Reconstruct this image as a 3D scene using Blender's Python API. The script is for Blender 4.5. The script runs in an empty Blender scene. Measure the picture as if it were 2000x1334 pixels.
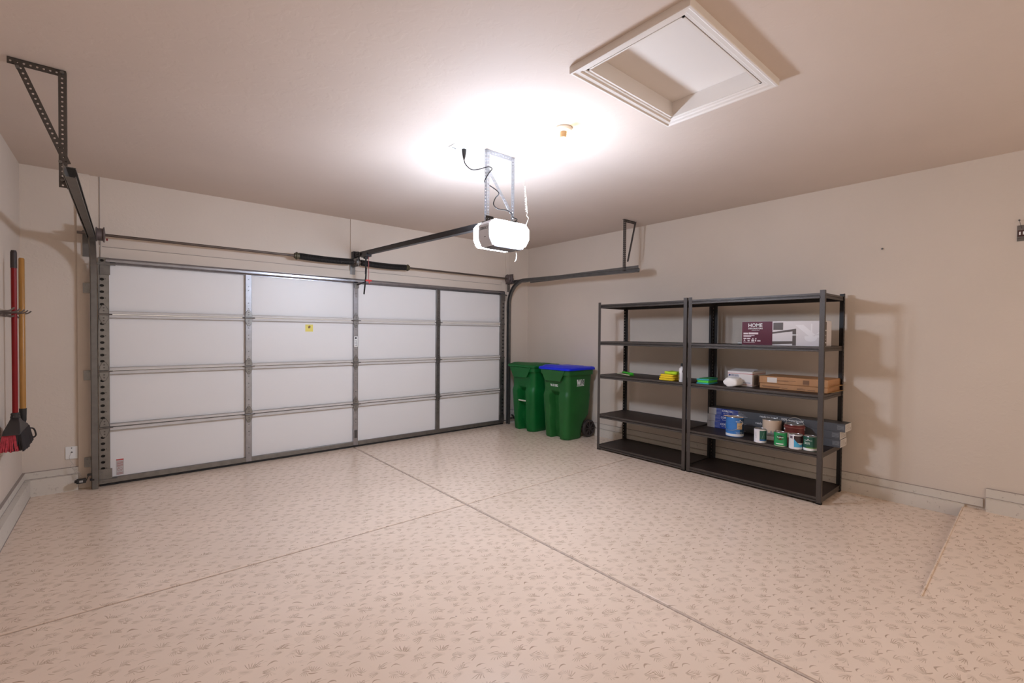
import bpy, math, random
from mathutils import Vector, Matrix
random.seed(7)
PI = math.pi
C = bpy.context.scene.collection
SC = bpy.context.scene

# ------------------------------------------------------------------ materials
class N:
    """small node-graph writer"""
    def __init__(self, mat):
        self.t = mat.node_tree
    def node(self, typ, **kw):
        n = self.t.nodes.new(typ)
        for k, v in kw.items():
            setattr(n, k, v)
        return n
    def link(self, a, b):
        self.t.links.new(a, b)
    def m(self, op, a, b=None, c=None, clamp=False):
        n = self.t.nodes.new('ShaderNodeMath'); n.operation = op; n.use_clamp = clamp
        for i, v in enumerate((a, b, c)):
            if v is None: continue
            if isinstance(v, (int, float)): n.inputs[i].default_value = v
            else: self.t.links.new(v, n.inputs[i])
        return n.outputs[0]
    def mix(self, fac, a, b):
        n = self.t.nodes.new('ShaderNodeMix'); n.data_type = 'RGBA'
        for s, v in ((n.inputs[0], fac), (n.inputs[6], a), (n.inputs[7], b)):
            if isinstance(v, (int, float)): s.default_value = v
            elif isinstance(v, tuple): s.default_value = (*v, 1) if len(v) == 3 else v
            else: self.t.links.new(v, s)
        return n.outputs[2]
    def ramp(self, x, lo, hi):
        n = self.t.nodes.new('ShaderNodeMapRange'); n.clamp = True
        self.t.links.new(x, n.inputs[0]); n.inputs[1].default_value = lo; n.inputs[2].default_value = hi
        return n.outputs[0]

MATS = {}
def mat(name, col, rough=.5, metal=0., spec=.5, var=0., vscale=6., bump=0., bscale=60., emit=None, estr=0.,
        trans=0., coat=0.):
    if name in MATS: return MATS[name]
    m = bpy.data.materials.new(name); m.use_nodes = True
    g = N(m); b = m.node_tree.nodes['Principled BSDF']
    b.inputs['Base Color'].default_value = (*col, 1)
    b.inputs['Roughness'].default_value = rough
    b.inputs['Metallic'].default_value = metal
    b.inputs['Specular IOR Level'].default_value = spec
    b.inputs['Coat Weight'].default_value = coat
    if trans: b.inputs['Transmission Weight'].default_value = trans
    tc = None
    if var or bump:
        tc = g.node('ShaderNodeTexCoord')
    if var:
        nz = g.node('ShaderNodeTexNoise'); nz.inputs['Scale'].default_value = vscale; nz.inputs['Detail'].default_value = 4
        g.link(tc.outputs['Object'], nz.inputs['Vector'])
        f = g.ramp(nz.outputs['Fac'], .3, .7)
        lo = tuple(max(0, c * (1 - var)) for c in col); hi = tuple(min(1, c * (1 + var)) for c in col)
        g.link(g.mix(f, lo, hi), b.inputs['Base Color'])
    if bump:
        nz = g.node('ShaderNodeTexNoise'); nz.inputs['Scale'].default_value = bscale; nz.inputs['Detail'].default_value = 3
        g.link(tc.outputs['Object'], nz.inputs['Vector'])
        bp = g.node('ShaderNodeBump'); bp.inputs['Strength'].default_value = bump; bp.inputs['Distance'].default_value = .004
        g.link(nz.outputs['Fac'], bp.inputs['Height']); g.link(bp.outputs['Normal'], b.inputs['Normal'])
    if emit:
        b.inputs['Emission Color'].default_value = (*emit, 1); b.inputs['Emission Strength'].default_value = estr
    MATS[name] = m
    return m

def wall_material(name, col, knock, scuff=False):
    """painted drywall: knock-down texture as bump, faint mottling, a few scuffs"""
    m = bpy.data.materials.new(name); m.use_nodes = True
    g = N(m); b = m.node_tree.nodes['Principled BSDF']
    b.inputs['Roughness'].default_value = .75; b.inputs['Specular IOR Level'].default_value = .25
    geo = g.node('ShaderNodeNewGeometry')
    n1 = g.node('ShaderNodeTexNoise'); n1.inputs['Scale'].default_value = 1.3; n1.inputs['Detail'].default_value = 3
    g.link(geo.outputs['Position'], n1.inputs['Vector'])
    f = g.ramp(n1.outputs['Fac'], .3, .7)
    c = g.mix(f, tuple(x * .97 for x in col), tuple(min(1, x * 1.02) for x in col))
    if scuff:
        n3 = g.node('ShaderNodeTexNoise'); n3.inputs['Scale'].default_value = 26; n3.inputs['Detail'].default_value = 5
        n3.inputs['Roughness'].default_value = .7
        g.link(geo.outputs['Position'], n3.inputs['Vector'])
        c = g.mix(g.m('MULTIPLY', g.ramp(n3.outputs['Fac'], .60, .70), .6), c, (.25, .19, .15))
    g.link(c, b.inputs['Base Color'])
    n2 = g.node('ShaderNodeTexNoise'); n2.inputs['Scale'].default_value = knock; n2.inputs['Detail'].default_value = 4
    n2.inputs['Distortion'].default_value = .6
    g.link(geo.outputs['Position'], n2.inputs['Vector'])
    h = g.ramp(n2.outputs['Fac'], .5, .6)
    bp = g.node('ShaderNodeBump'); bp.inputs['Strength'].default_value = .13; bp.inputs['Distance'].default_value = .003
    g.link(h, bp.inputs['Height']); g.link(bp.outputs['Normal'], b.inputs['Normal'])
    MATS[name] = m
    return m

def floor_material():
    """coated concrete printed with small sprigs and hooked strokes on a staggered lattice"""
    m = bpy.data.materials.new('floor_coating'); m.use_nodes = True
    g = N(m); b = m.node_tree.nodes['Principled BSDF']
    geo = g.node('ShaderNodeNewGeometry')
    sep = g.node('ShaderNodeSeparateXYZ'); g.link(geo.outputs['Position'], sep.inputs[0])
    X, Y = sep.outputs[0], sep.outputs[1]
    a = .7022; ca, sa = math.cos(a), math.sin(a)
    U = g.m('SUBTRACT', g.m('MULTIPLY', X, ca), g.m('MULTIPLY', Y, sa))
    V = g.m('ADD', g.m('MULTIPLY', X, sa), g.m('MULTIPLY', Y, ca))
    # slow wobble so that the print is not perfectly regular
    nw = g.node('ShaderNodeTexNoise'); nw.inputs['Scale'].default_value = 4.0; nw.inputs['Detail'].default_value = 1
    g.link(geo.outputs['Position'], nw.inputs['Vector'])
    wob = g.m('MULTIPLY', g.m('SUBTRACT', nw.outputs['Fac'], .5), .05)
    U = g.m('ADD', U, wob)
    nw2 = g.node('ShaderNodeTexNoise'); nw2.inputs['Scale'].default_value = 8.0; nw2.inputs['Detail'].default_value = 1
    g.link(geo.outputs['Position'], nw2.inputs['Vector'])
    sc2 = g.node('ShaderNodeSeparateColor'); g.link(nw2.outputs['Color'], sc2.inputs[0])
    U = g.m('ADD', U, g.m('MULTIPLY', g.m('SUBTRACT', sc2.outputs[0], .5), .07))
    V = g.m('ADD', V, g.m('MULTIPLY', g.m('SUBTRACT', sc2.outputs[1], .5), .06))
    PU, PV = .185, .112
    vr = g.m('DIVIDE', V, PV); row = g.m('FLOOR', vr)
    fv = g.m('MULTIPLY', g.m('SUBTRACT', g.m('SUBTRACT', vr, row), .5), PV)
    us = g.m('SUBTRACT', g.m('DIVIDE', U, PU), g.m('MULTIPLY', row, .36))
    fu = g.m('MULTIPLY', g.m('SUBTRACT', g.m('FRACT', us), .5), PU)
    def soft(x, w, e=.0008):
        n = g.t.nodes.new('ShaderNodeMapRange'); n.clamp = True
        g.link(x, n.inputs[0]); n.inputs[1].default_value = w + e; n.inputs[2].default_value = w - e
        return n.outputs[0]
    def polar(cu, cv):
        du = g.m('SUBTRACT', fu, cu); dv = g.m('SUBTRACT', fv, cv)
        r = g.m('SQRT', g.m('ADD', g.m('MULTIPLY', du, du), g.m('MULTIPLY', dv, dv)))
        return r, g.m('ARCTAN2', dv, du)
    def within(x, lo, hi, e):
        return g.m('MULTIPLY', soft(g.m('MULTIPLY', x, -1), -lo, e), soft(x, hi, e))
    def fan(cu, cv, r0, r1, t0, t1, n, w):
        r, t = polar(cu, cv)
        k = g.m('ABSOLUTE', g.m('SUBTRACT', g.m('FRACT', g.m('MULTIPLY', t, n / (2 * PI))), .5))
        d = g.m('MULTIPLY', g.m('MULTIPLY', k, 2 * PI / n), r)       # arc distance to the stroke
        s = soft(d, w, .0006)
        return g.m('MULTIPLY', g.m('MULTIPLY', s, within(r, r0, r1, .003)), within(t, t0, t1, .03))
    def arc(cu, cv, R, w, t0, t1):
        r, t = polar(cu, cv)
        d = g.m('ABSOLUTE', g.m('SUBTRACT', r, R))
        # stroke swells in the middle
        tm = g.m('SUBTRACT', 1, g.m('DIVIDE', g.m('ABSOLUTE', g.m('SUBTRACT', t, (t0 + t1) / 2)), (t1 - t0) / 2), clamp=True)
        dd = g.m('SUBTRACT', d, g.m('MULTIPLY', tm, w))
        return g.m('MULTIPLY', soft(dd, .0004, .0009), within(t, t0, t1, .05))
    def leaf(cu, cv, ang, L, w):
        du = g.m('SUBTRACT', fu, cu); dv = g.m('SUBTRACT', fv, cv)
        c, s = math.cos(ang), math.sin(ang)
        x = g.m('ADD', g.m('MULTIPLY', du, c), g.m('MULTIPLY', dv, s))
        y = g.m('SUBTRACT', g.m('MULTIPLY', dv, c), g.m('MULTIPLY', du, s))
        q = g.m('ADD', g.m('MULTIPLY', g.m('DIVIDE', x, L), g.m('DIVIDE', x, L)), g.m('MULTIPLY', g.m('DIVIDE', y, w), g.m('DIVIDE', y, w)))
        return soft(q, 1.0, .25)
    parts = [
        arc(.040, .018, .022, .0034, 1.05, 3.2),
        arc(.000, .012, .030, .0004, 1.5, 3.1),
        leaf(-.020, .014, .15, .016, .0030), leaf(.066, -.034, .1, .014, .0026),
        leaf(-.030, .044, .45, .010, .0024),
        fan(.000, -.020, .012, .052, -.25, .75, 27, .00125),
        fan(.064, -.030, .006, .036, .55, 2.3, 21, .0012),
        fan(-.046, -.004, .010, .046, .9, 2.7, 21, .00125),
        fan(-.030, -.012, .010, .052, -3.1, -2.0, 25, .0012),
        fan(-.052, .030, .006, .030, -1.2, .5, 17, .0011),
        fan(.030, -.020, .008, .034, -2.3, -.5, 19, .0011),
    ]
    s = parts[0]
    for q in parts[1:]: s = g.m('MAXIMUM', s, q)
    n0 = g.node('ShaderNodeTexNoise'); n0.inputs['Scale'].default_value = 17; n0.inputs['Detail'].default_value = 1
    g.link(geo.outputs['Position'], n0.inputs['Vector'])
    s = g.m('MULTIPLY', s, g.ramp(n0.outputs['Fac'], .36, .52))
    s = g.m('MAXIMUM', s, parts[0])
    blot = g.m('MULTIPLY', leaf(-.052, -.020, .3, .026, .016), .30)
    n1 = g.node('ShaderNodeTexNoise'); n1.inputs['Scale'].default_value = 9; n1.inputs['Detail'].default_value = 3
    g.link(geo.outputs['Position'], n1.inputs['Vector'])
    strength = g.m('MULTIPLY', s, g.m('ADD', .50, g.m('MULTIPLY', g.ramp(n1.outputs['Fac'], .3, .7), .40)))
    n2 = g.node('ShaderNodeTexNoise'); n2.inputs['Scale'].default_value = 1.6; n2.inputs['Detail'].default_value = 4
    g.link(geo.outputs['Position'], n2.inputs['Vector'])
    base = g.mix(g.ramp(n2.outputs['Fac'], .3, .7), FLOOR_A, FLOOR_B)
    base = g.mix(blot, base, FLOOR_C)
    # sparse dark flecks
    vo = g.node('ShaderNodeTexVoronoi'); vo.inputs['Scale'].default_value = 7
    g.link(geo.outputs['Position'], vo.inputs['Vector'])
    base = g.mix(g.m('MULTIPLY', soft(vo.outputs['Distance'], .035, .01), .6), base, (.22, .15, .11))
    g.link(g.mix(strength, base, FLOOR_D), b.inputs['Base Color'])
    b.inputs['Roughness'].default_value = .22
    b.inputs['Specular IOR Level'].default_value = .5
    bp = g.node('ShaderNodeBump'); bp.inputs['Strength'].default_value = .10; bp.inputs['Distance'].default_value = .002
    nb = g.node('ShaderNodeTexNoise'); nb.inputs['Scale'].default_value = 30; nb.inputs['Detail'].default_value = 3
    g.link(geo.outputs['Position'], nb.inputs['Vector'])
    g.link(nb.outputs['Fac'], bp.inputs['Height']); g.link(bp.outputs['Normal'], b.inputs['Normal'])
    MATS['floor'] = m
    return m

FLOOR_A = (.75, .585, .455); FLOOR_B = (.81, .635, .50); FLOOR_C = (.64, .485, .365); FLOOR_D = (.36, .235, .155)
WALL = wall_material('wall_paint', (.65, .55, .46), 26)
CURB = wall_material('curb_paint', (.64, .57, .49), 18, scuff=True)
CEIL = wall_material('ceiling_paint', (.64, .53, .455), 13)
FLOOR = floor_material()
BEAD = mat('joint_sealant', (.55, .43, .35), .6, var=.2, vscale=30)
DARKJ = mat('joint_dark_filler', (.12, .085, .065), .9)  # dark filler low in the floor joints
TRIMW = mat('white_trim_paint', (.74, .67, .61), .45)
LINEC = mat('caulk_line', (.34, .28, .24), .8)
GALV = mat('galvanised_steel', (.21, .20, .19), .33, metal=.85, var=.12, vscale=18)
GALVB = mat('galvanised_steel_bright', (.30, .30, .325), .27, metal=.92, var=.10, vscale=18)
TRACKM = mat('track_steel', (.17, .16, .15), .40, metal=.75, var=.12, vscale=14)
STRAPM = mat('perforated_angle_steel', (.085, .072, .063), .5, metal=.5, var=.1)
PANEL = mat('door_panel_facing', (.745, .71, .685), .42, var=.015, vscale=1.4)
RAILW = mat('door_rail_paint', (.60, .56, .53), .4, var=.04, vscale=6)
BLACKH = mat('hinge_pin_steel', (.10, .09, .085), .5, metal=.6)
RUBBER = mat('black_rubber', (.018, .016, .016), .7)
BROWNP = mat('brown_shaft_steel', (.115, .085, .07), .45, metal=.5)
DRUMM = mat('drum_brown', (.14, .11, .105), .5, metal=.4)
SPRING = mat('black_spring_steel', (.014, .013, .013), .35, metal=.3)
BLKRAIL = mat('black_rail_steel', (.028, .025, .025), .4, metal=.5)
OPGREY = mat('opener_grey_plastic', (.60, .60, .64), .4)
LENS = mat('lit_lens', (.9, .93, 1), .4, emit=(.68, .80, 1.0), estr=98)
BULB = mat('lit_bulb', (1, .85, .6), .4, emit=(1.0, .78, .57), estr=24)
PORC = mat('lamp_holder_white', (.78, .74, .66), .35)
SOCK = mat('socket_brown_cream', (.55, .36, .18), .5)
WHITEP = mat('white_plastic', (.80, .78, .75), .4)
REDP = mat('red_plastic', (.55, .02, .02), .4)
BLKP = mat('black_plastic', (.014, .013, .013), .45)
GREENB = mat('bin_green_plastic', (.016, .105, .022), .42, spec=.3, var=.12, vscale=3, bump=.05, bscale=150)
GREENB2 = mat('bin_deep_green_plastic', (.004, .115, .022), .42, spec=.3, var=.12, vscale=3, bump=.05, bscale=150)
BLUEL = mat('lid_blue_plastic', (.004, .018, .60), .35, spec=.3)
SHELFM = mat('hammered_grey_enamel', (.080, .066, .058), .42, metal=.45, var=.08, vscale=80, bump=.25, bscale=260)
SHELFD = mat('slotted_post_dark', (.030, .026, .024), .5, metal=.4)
DECK = mat('dark_brown_deck', (.026, .015, .012), .48, spec=.3, var=.12, vscale=5)
WHITEI = mat('white_print', (.82, .80, .78), .55)
BLACKI = mat('black_print', (.02, .02, .022), .55)

# ------------------------------------------------------------------ mesh writer
def rotz(a): return Matrix.Rotation(a, 3, 'Z')
class MB:
    def __init__(self): self.v = []; self.f = []; self.mi = []; self.m = 0
    def add(self, vs, fs):
        o = len(self.v); self.v += [tuple(x) for x in vs]
        for f in fs: self.f.append(tuple(i + o for i in f)); self.mi.append(self.m)
        return self
    def box(self, x0, x1, y0, y1, z0, z1):
        x0, x1 = min(x0, x1), max(x0, x1); y0, y1 = min(y0, y1), max(y0, y1); z0, z1 = min(z0, z1), max(z0, z1)
        return self.add([(x0, y0, z0), (x1, y0, z0), (x1, y1, z0), (x0, y1, z0), (x0, y0, z1), (x1, y0, z1), (x1, y1, z1), (x0, y1, z1)],
                        [(0, 3, 2, 1), (4, 5, 6, 7), (0, 1, 5, 4), (1, 2, 6, 5), (2, 3, 7, 6), (3, 0, 4, 7)])
    def bar(self, p0, p1, w, h, up=(0, 0, 1)):
        """rectangular bar from p0 to p1"""
        p0 = Vector(p0); p1 = Vector(p1); d = (p1 - p0).normalized(); u = Vector(up)
        s = d.cross(u)
        if s.length < 1e-4: s = d.cross(Vector((1, 0, 0)))
        s.normalize(); t = s.cross(d)
        vs = []
        for p in (p0, p1):
            for a, b in ((-1, -1), (1, -1), (1, 1), (-1, 1)): vs.append(p + s * a * w / 2 + t * b * h / 2)
        return self.add(vs, [(0, 1, 2, 3), (7, 6, 5, 4), (0, 4, 5, 1), (1, 5, 6, 2), (2, 6, 7, 3), (3, 7, 4, 0)])
    def cyl(self, p0, p1, r0, r1=None, n=20, caps=True):
        if r1 is None: r1 = r0
        p0 = Vector(p0); p1 = Vector(p1); d = (p1 - p0).normalized()
        a = d.orthogonal().normalized(); b = d.cross(a)
        vs = []
        for p, r in ((p0, r0), (p1, r1)):
            for i in range(n):
                t = 2 * PI * i / n; vs.append(p + a * math.cos(t) * r + b * math.sin(t) * r)
        fs = [(i, (i + 1) % n, n + (i + 1) % n, n + i) for i in range(n)]
        if caps: fs += [tuple(range(n - 1, -1, -1)), tuple(range(n, 2 * n))]
        return self.add(vs, fs)
    def tube(self, pts, r, n=8, caps=True):
        pts = [Vector(p) for p in pts]; vs = []; a = None
        for i, p in enumerate(pts):
            d = (pts[min(i + 1, len(pts) - 1)] - pts[max(i - 1, 0)]).normalized()
            if a is None: a = d.orthogonal().normalized()
            a = (a - d * a.dot(d)).normalized(); b = d.cross(a)
            rr = r[i] if isinstance(r, (list, tuple)) else r
            for k in range(n):
                t = 2 * PI * k / n; vs.append(p + a * math.cos(t) * rr + b * math.sin(t) * rr)
        fs = []
        for i in range(len(pts) - 1):
            for k in range(n):
                fs.append((i * n + k, i * n + (k + 1) % n, (i + 1) * n + (k + 1) % n, (i + 1) * n + k))
        if caps: fs += [tuple(range(n - 1, -1, -1)), tuple(range((len(pts) - 1) * n, len(pts) * n))]
        return self.add(vs, fs)
    def lathe(self, prof, c, n=32, axis='Z'):
        vs = []; k = len(prof)
        for i in range(n):
            t = 2 * PI * i / n
            for r, z in prof:
                q = (r * math.cos(t), r * math.sin(t), z)
                if axis == 'X': q = (z, r * math.cos(t), r * math.sin(t))
                vs.append((c[0] + q[0], c[1] + q[1], c[2] + q[2]))
        fs = []
        for i in range(n):
            j = (i + 1) % n
            for a in range(k - 1): fs.append((i * k + a, j * k + a, j * k + a + 1, i * k + a + 1))
        return self.add(vs, fs)
    def prism(self, poly, o, u, v, w):
        """polygon (2d in u,v) extruded along the vector w"""
        o, u, v, w = (Vector(q) for q in (o, u, v, w)); n = len(poly)
        lo = [o + u * a + v * b for a, b in poly]; hi = [p + w for p in lo]
        return self.add(lo + hi, [tuple(range(n - 1, -1, -1)), tuple(range(n, 2 * n))] + [(i, (i + 1) % n, n + (i + 1) % n, n + i) for i in range(n)])
    def sweep(self, prof, frames, closed=True):
        """prof: 2d points; frames: (origin, u, v)"""
        n = len(prof); vs = []
        for o, u, v in frames:
            for a, b in prof: vs.append(Vector(o) + Vector(u) * a + Vector(v) * b)
        fs = []; rng = n if closed else n - 1
        for i in range(len(frames) - 1):
            for k in range(rng):
                fs.append((i * n + k, i * n + (k + 1) % n, (i + 1) * n + (k + 1) % n, (i + 1) * n + k))
        if closed: fs += [tuple(range(n - 1, -1, -1)), tuple(range((len(frames) - 1) * n, len(frames) * n))]
        return self.add(vs, fs)
    def loft(self, rings, cap=(True, True)):
        n = len(rings[0]); vs = [p for r in rings for p in r]; fs = []
        for i in range(len(rings) - 1):
            for k in range(n): fs.append((i * n + k, i * n + (k + 1) % n, (i + 1) * n + (k + 1) % n, (i + 1) * n + k))
        if cap[0]: fs.append(tuple(range(n - 1, -1, -1)))
        if cap[1]: fs.append(tuple(range((len(rings) - 1) * n, len(rings) * n)))
        return self.add(vs, fs)
    def perf(self, o, u, v, L, W, pitch, hr, t=.0025, hru=None, off=0., start=0.):
        """strip L (along u) by W (along v) with a row of punched holes"""
        o, u, v = Vector(o), Vector(u).normalized(), Vector(v).normalized(); w = u.cross(v) * t
        n = max(1, round(L / pitch)); p = L / n; hru = hru or hr
        ca = math.atan2(W / 2, p / 2)
        angs = sorted([ca, PI - ca, -ca, ca - PI] + [i * PI / 4 for i in range(-3, 5)])
        for k in range(n):
            c = o + u * (p * (k + .5)) + v * (W / 2)
            outer = []; inner = []
            for a in angs:
                ct, st = math.cos(a), math.sin(a)
                s = min((p / 2) / abs(ct) if abs(ct) > 1e-6 else 9, (W / 2) / abs(st) if abs(st) > 1e-6 else 9)
                outer.append(c + u * (ct * s) + v * (st * s))
                inner.append(c + u * (ct * hru) + v * (st * hr + off))
            m = len(angs); vs = outer + inner + [q + w for q in outer] + [q + w for q in inner]; fs = []
            for i in range(m):
                j = (i + 1) % m
                fs.append((i, m + i, m + j, j)); fs.append((2 * m + i, 2 * m + j, 3 * m + j, 3 * m + i))
                fs.append((m + i, 3 * m + i, 3 * m + j, m + j))
                mid = (outer[i] + outer[j]) / 2 - c
                if abs(abs(mid.dot(v)) - W / 2) < 1e-5 or (k == 0 and mid.dot(u) < -p / 2 + 1e-5) or (k == n - 1 and mid.dot(u) > p / 2 - 1e-5):
                    fs.append((i, j, 2 * m + j, 2 * m + i))
            self.add(vs, fs)
        return self
    def build(self, name, m, parent=None, smooth=35, bevel=0., loc=None):
        me = bpy.data.meshes.new(name); me.from_pydata(self.v, [], self.f); me.validate(); me.update()
        ms = m if isinstance(m, (list, tuple)) else [m]
        for q in ms: me.materials.append(q)
        if len(ms) > 1 and len(me.polygons) == len(self.mi):
            me.polygons.foreach_set('material_index', self.mi)
        import bmesh
        bm = bmesh.new(); bm.from_mesh(me); bmesh.ops.recalc_face_normals(bm, faces=bm.faces); bm.to_mesh(me); bm.free()
        if smooth:
            me.shade_smooth(); me.set_sharp_from_angle(angle=math.radians(smooth))
        o = bpy.data.objects.new(name, me); C.objects.link(o)
        if bevel:
            b = o.modifiers.new('bevel', 'BEVEL'); b.width = bevel; b.segments = 2; b.limit_method = 'ANGLE'; b.angle_limit = math.radians(50)
        if parent is not None:
            o.parent = parent
            # children are modelled in world space: undo the parent's placement
            o.matrix_parent_inverse = parent_world(parent).inverted()
        return o

def parent_world(o):
    m = Matrix.LocRotScale(o.location, o.rotation_euler, o.scale)
    return (parent_world(o.parent) @ o.matrix_parent_inverse @ m) if o.parent else m

def tag(o, label=None, cat=None, group=None, kind=None):
    if label: o['label'] = label
    if cat: o['category'] = cat
    if group: o['group'] = group
    if kind: o['kind'] = kind
    return o
def thing(name, label, cat, loc, group=None, kind=None):
    o = bpy.data.objects.new(name, None); C.objects.link(o); o.location = loc; o.empty_display_size = .1
    return tag(o, label, cat, group, kind)
def struct(name, b, m, **k):
    return tag(b.build(name, m, **k), kind='structure')

def lettering(s, size, m, parent, o, right, up, name='lettering', align='LEFT', thick=.0006, bold=0., fmap=None, squeeze=1.):
    cu = bpy.data.curves.new('letters', 'FONT'); cu.body = s; cu.size = size; cu.align_x = align; cu.align_y = 'BOTTOM_BASELINE'
    cu.resolution_u = 3; cu.offset = bold
    tmp = bpy.data.objects.new('letters', cu); C.objects.link(tmp)
    dg = bpy.context.evaluated_depsgraph_get(); dg.update()
    me = bpy.data.meshes.new_from_object(tmp.evaluated_get(dg))
    bpy.data.objects.remove(tmp); bpy.data.curves.remove(cu)
    r, u = Vector(right).normalized(), Vector(up).normalized(); n = r.cross(u); o = Vector(o)
    b = MB()
    vs = [q.co.copy() for q in me.vertices]; fs = [tuple(p.vertices) for p in me.polygons]
    if fmap: pos = [fmap(q.x * squeeze, q.y) for q in vs]
    else: pos = [o + r * (q.x * squeeze) + u * q.y + n * thick for q in vs]
    b.add(pos, fs); bpy.data.meshes.remove(me)
    return b.build(name, m, parent, smooth=0)

def patch(parent, name, m, o, right, up, w, h, thick=.0006, x=0, y=0):
    """thin printed panel lying on a face"""
    r, u = Vector(right).normalized(), Vector(up).normalized(); n = r.cross(u)
    q = Vector(o) + r * x + u * y
    return MB().prism([(0, 0), (w, 0), (w, h), (0, h)], q, r, u, n * thick).build(name, m, parent, smooth=0)

# ------------------------------------------------------------------ room shell
XL, XR, H, YW = -.506, 5.454, 2.91, .08
YR = -7.4
HX0, HX1, HY0, HY1 = 2.085, 2.925, -4.66, -4.10        # attic opening

b = MB()
GAP = .011
SX, SY = 2.424, -2.507
for x0, x1 in ((XL - .1, SX - GAP), (SX + GAP, XR + .1)):
    for y0, y1 in ((YR, SY - GAP * .6), (SY + GAP * .6, .3)):
        b.box(x0, x1, y0, y1, -.10, 0)
fl = b.build('floor', [FLOOR, BEAD, DARKJ], bevel=.003); tag(fl, kind='structure')
b = MB()
b.cyl((SX + .003, YR, -.0070), (SX + .003, -.02, -.0070), .0070, n=10); b.m = 1
b.box(SX - GAP * 1.2, SX + GAP * 1.2, YR, .3, -.08, -.013); b.box(XL, XR, SY - GAP, SY + GAP, -.08, -.009); b.m = 0; b.box(XL, XR, SY + .004, SY + GAP, -.08, -.0045)
struct('trim_1', b, [BEAD, DARKJ])

b = MB()
for x0, x1, y0, y1 in ((XL - .1, HX0, YR, .3), (HX1, XR + .1, YR, .3), (HX0, HX1, YR, HY0), (HX0, HX1, HY1, .3)):
    b.box(x0, x1, y0, y1, H, H + .05)
struct('ceiling', b, CEIL, smooth=0)
b = MB()
b.box(XL - .1, .03, YW, YW + .12, 0, H); b.box(4.86, XR + .1, YW, YW + .12, 0, H); b.box(.03, 4.86, YW, YW + .12, 2.11, H)
struct('wall_back', b, WALL, smooth=0)
struct('wall_left', MB().box(XL - .1, XL, YR, YW, 0, H), WALL, smooth=0)
struct('wall_right', MB().box(XR, XR + .1, YR, YW, 0, H), WALL, smooth=0)
# concrete stem-wall curbs with the board line above
def curb(name, pts, zc, zb):
    b = MB()
    for (x0, x1, y0, y1), (bx0, bx1, by0, by1) in pts:
        b.m = 0; b.box(x0, x1, y0, y1, 0, zc); b.box(bx0, bx1, by0, by1, zc + .003, zb)
        b.m = 1
        if abs(bx1 - bx0) < abs(by1 - by0):
            e = .0012 if bx0 < 0 else -.0012
            b.box(bx0 + min(e, 0), bx1 + max(e, 0), by0, by1, zb + .0004, zb + .0040); b.box(bx0 + min(e, 0), bx1 + max(e, 0), by0, by1, zc + .0002, zc + .0045)
        else:
            b.box(bx0, bx1, by0 - .0012, by1, zb + .0004, zb + .0040); b.box(bx0, bx1, by0 - .0012, by1, zc + .0002, zc + .0045)
    if name == 'baseboard_left': b.box(XL + .055, XL + .0565, YR, .02, 0, .008)
    struct(name, b, [CURB, LINEC])
curb('baseboard_left', [((XL, XL + .055, YR, YW), (XL, XL + .018, YR, YW))], .145, .205)
curb('baseboard_back', [((XL + .055, -.145, .02, YW), (XL + .018, -.145, .062, YW)), ((5.02, XR - .05, .02, YW), (5.02, XR - .014, .062, YW))], .145, .205)
curb('baseboard_right', [((XR - .05, XR, -5.295, YW), (XR - .012, XR, -5.40, YW))], .105, .175)
# the raised strip of floor at the right, dying out towards the middle of the room
b = MB()
x0, x1, y0, y1, hz = 3.55, XR, YR, -5.285, .088
b.add([(x0, y0, .0005), (x1, y0, .0005), (x1, y1, .0005), (x0, y1, .0005), (x1, y0, hz), (x1, y1, hz)],
      [(0, 3, 2, 1), (0, 4, 5, 3)[::-1], (0, 1, 4), (3, 5, 2), (1, 2, 5, 4)])
struct('trim_2', b, FLOOR, smooth=0)
b = MB(); b.box(XR - .05, XR, YR, -5.42, hz - .03, .190); b.box(XR - .012, XR, YR, -5.415, .193, .262); b.m = 1; b.box(XR - .0132, XR, YR, -5.415, .2622, .266); b.box(XR - .0132, XR, YR, -5.415, .190, .1945)
struct('trim_3', b, [CURB, LINEC])
b = MB(); b.bar((3.62, -5.288, .006), (XR - .05, -5.288, hz - .003), .010, .010)
struct('trim_4', b, FLOOR, bevel=.003)
# jamb boards, header board and the spring pad above the door
b = MB(); b.box(-.145, -.055, .058, YW, 0, H); b.box(-.055, .03, .066, YW, 0, 2.27); struct('trim_5', b, WALL, bevel=.003)
b = MB(); b.box(4.86, 4.96, .062, YW, 0, 2.30); b.box(4.96, 5.02, .058, YW, 0, H); struct('trim_6', b, WALL, bevel=.003)
b = MB(); b.box(.012, 4.858, .060, YW, 2.10, 2.255); struct('trim_7', b, WALL, bevel=.002)
b = MB(); b.box(2.392, 2.535, .060, YW, 2.258, H); struct('trim_8', b, WALL, bevel=.003)
b = MB(); b.box(.010, .016, .074, YW, 2.27, H); b.box(.012, 4.858, .074, YW, 2.256, 2.262); struct('trim_9', b, LINEC)

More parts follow.
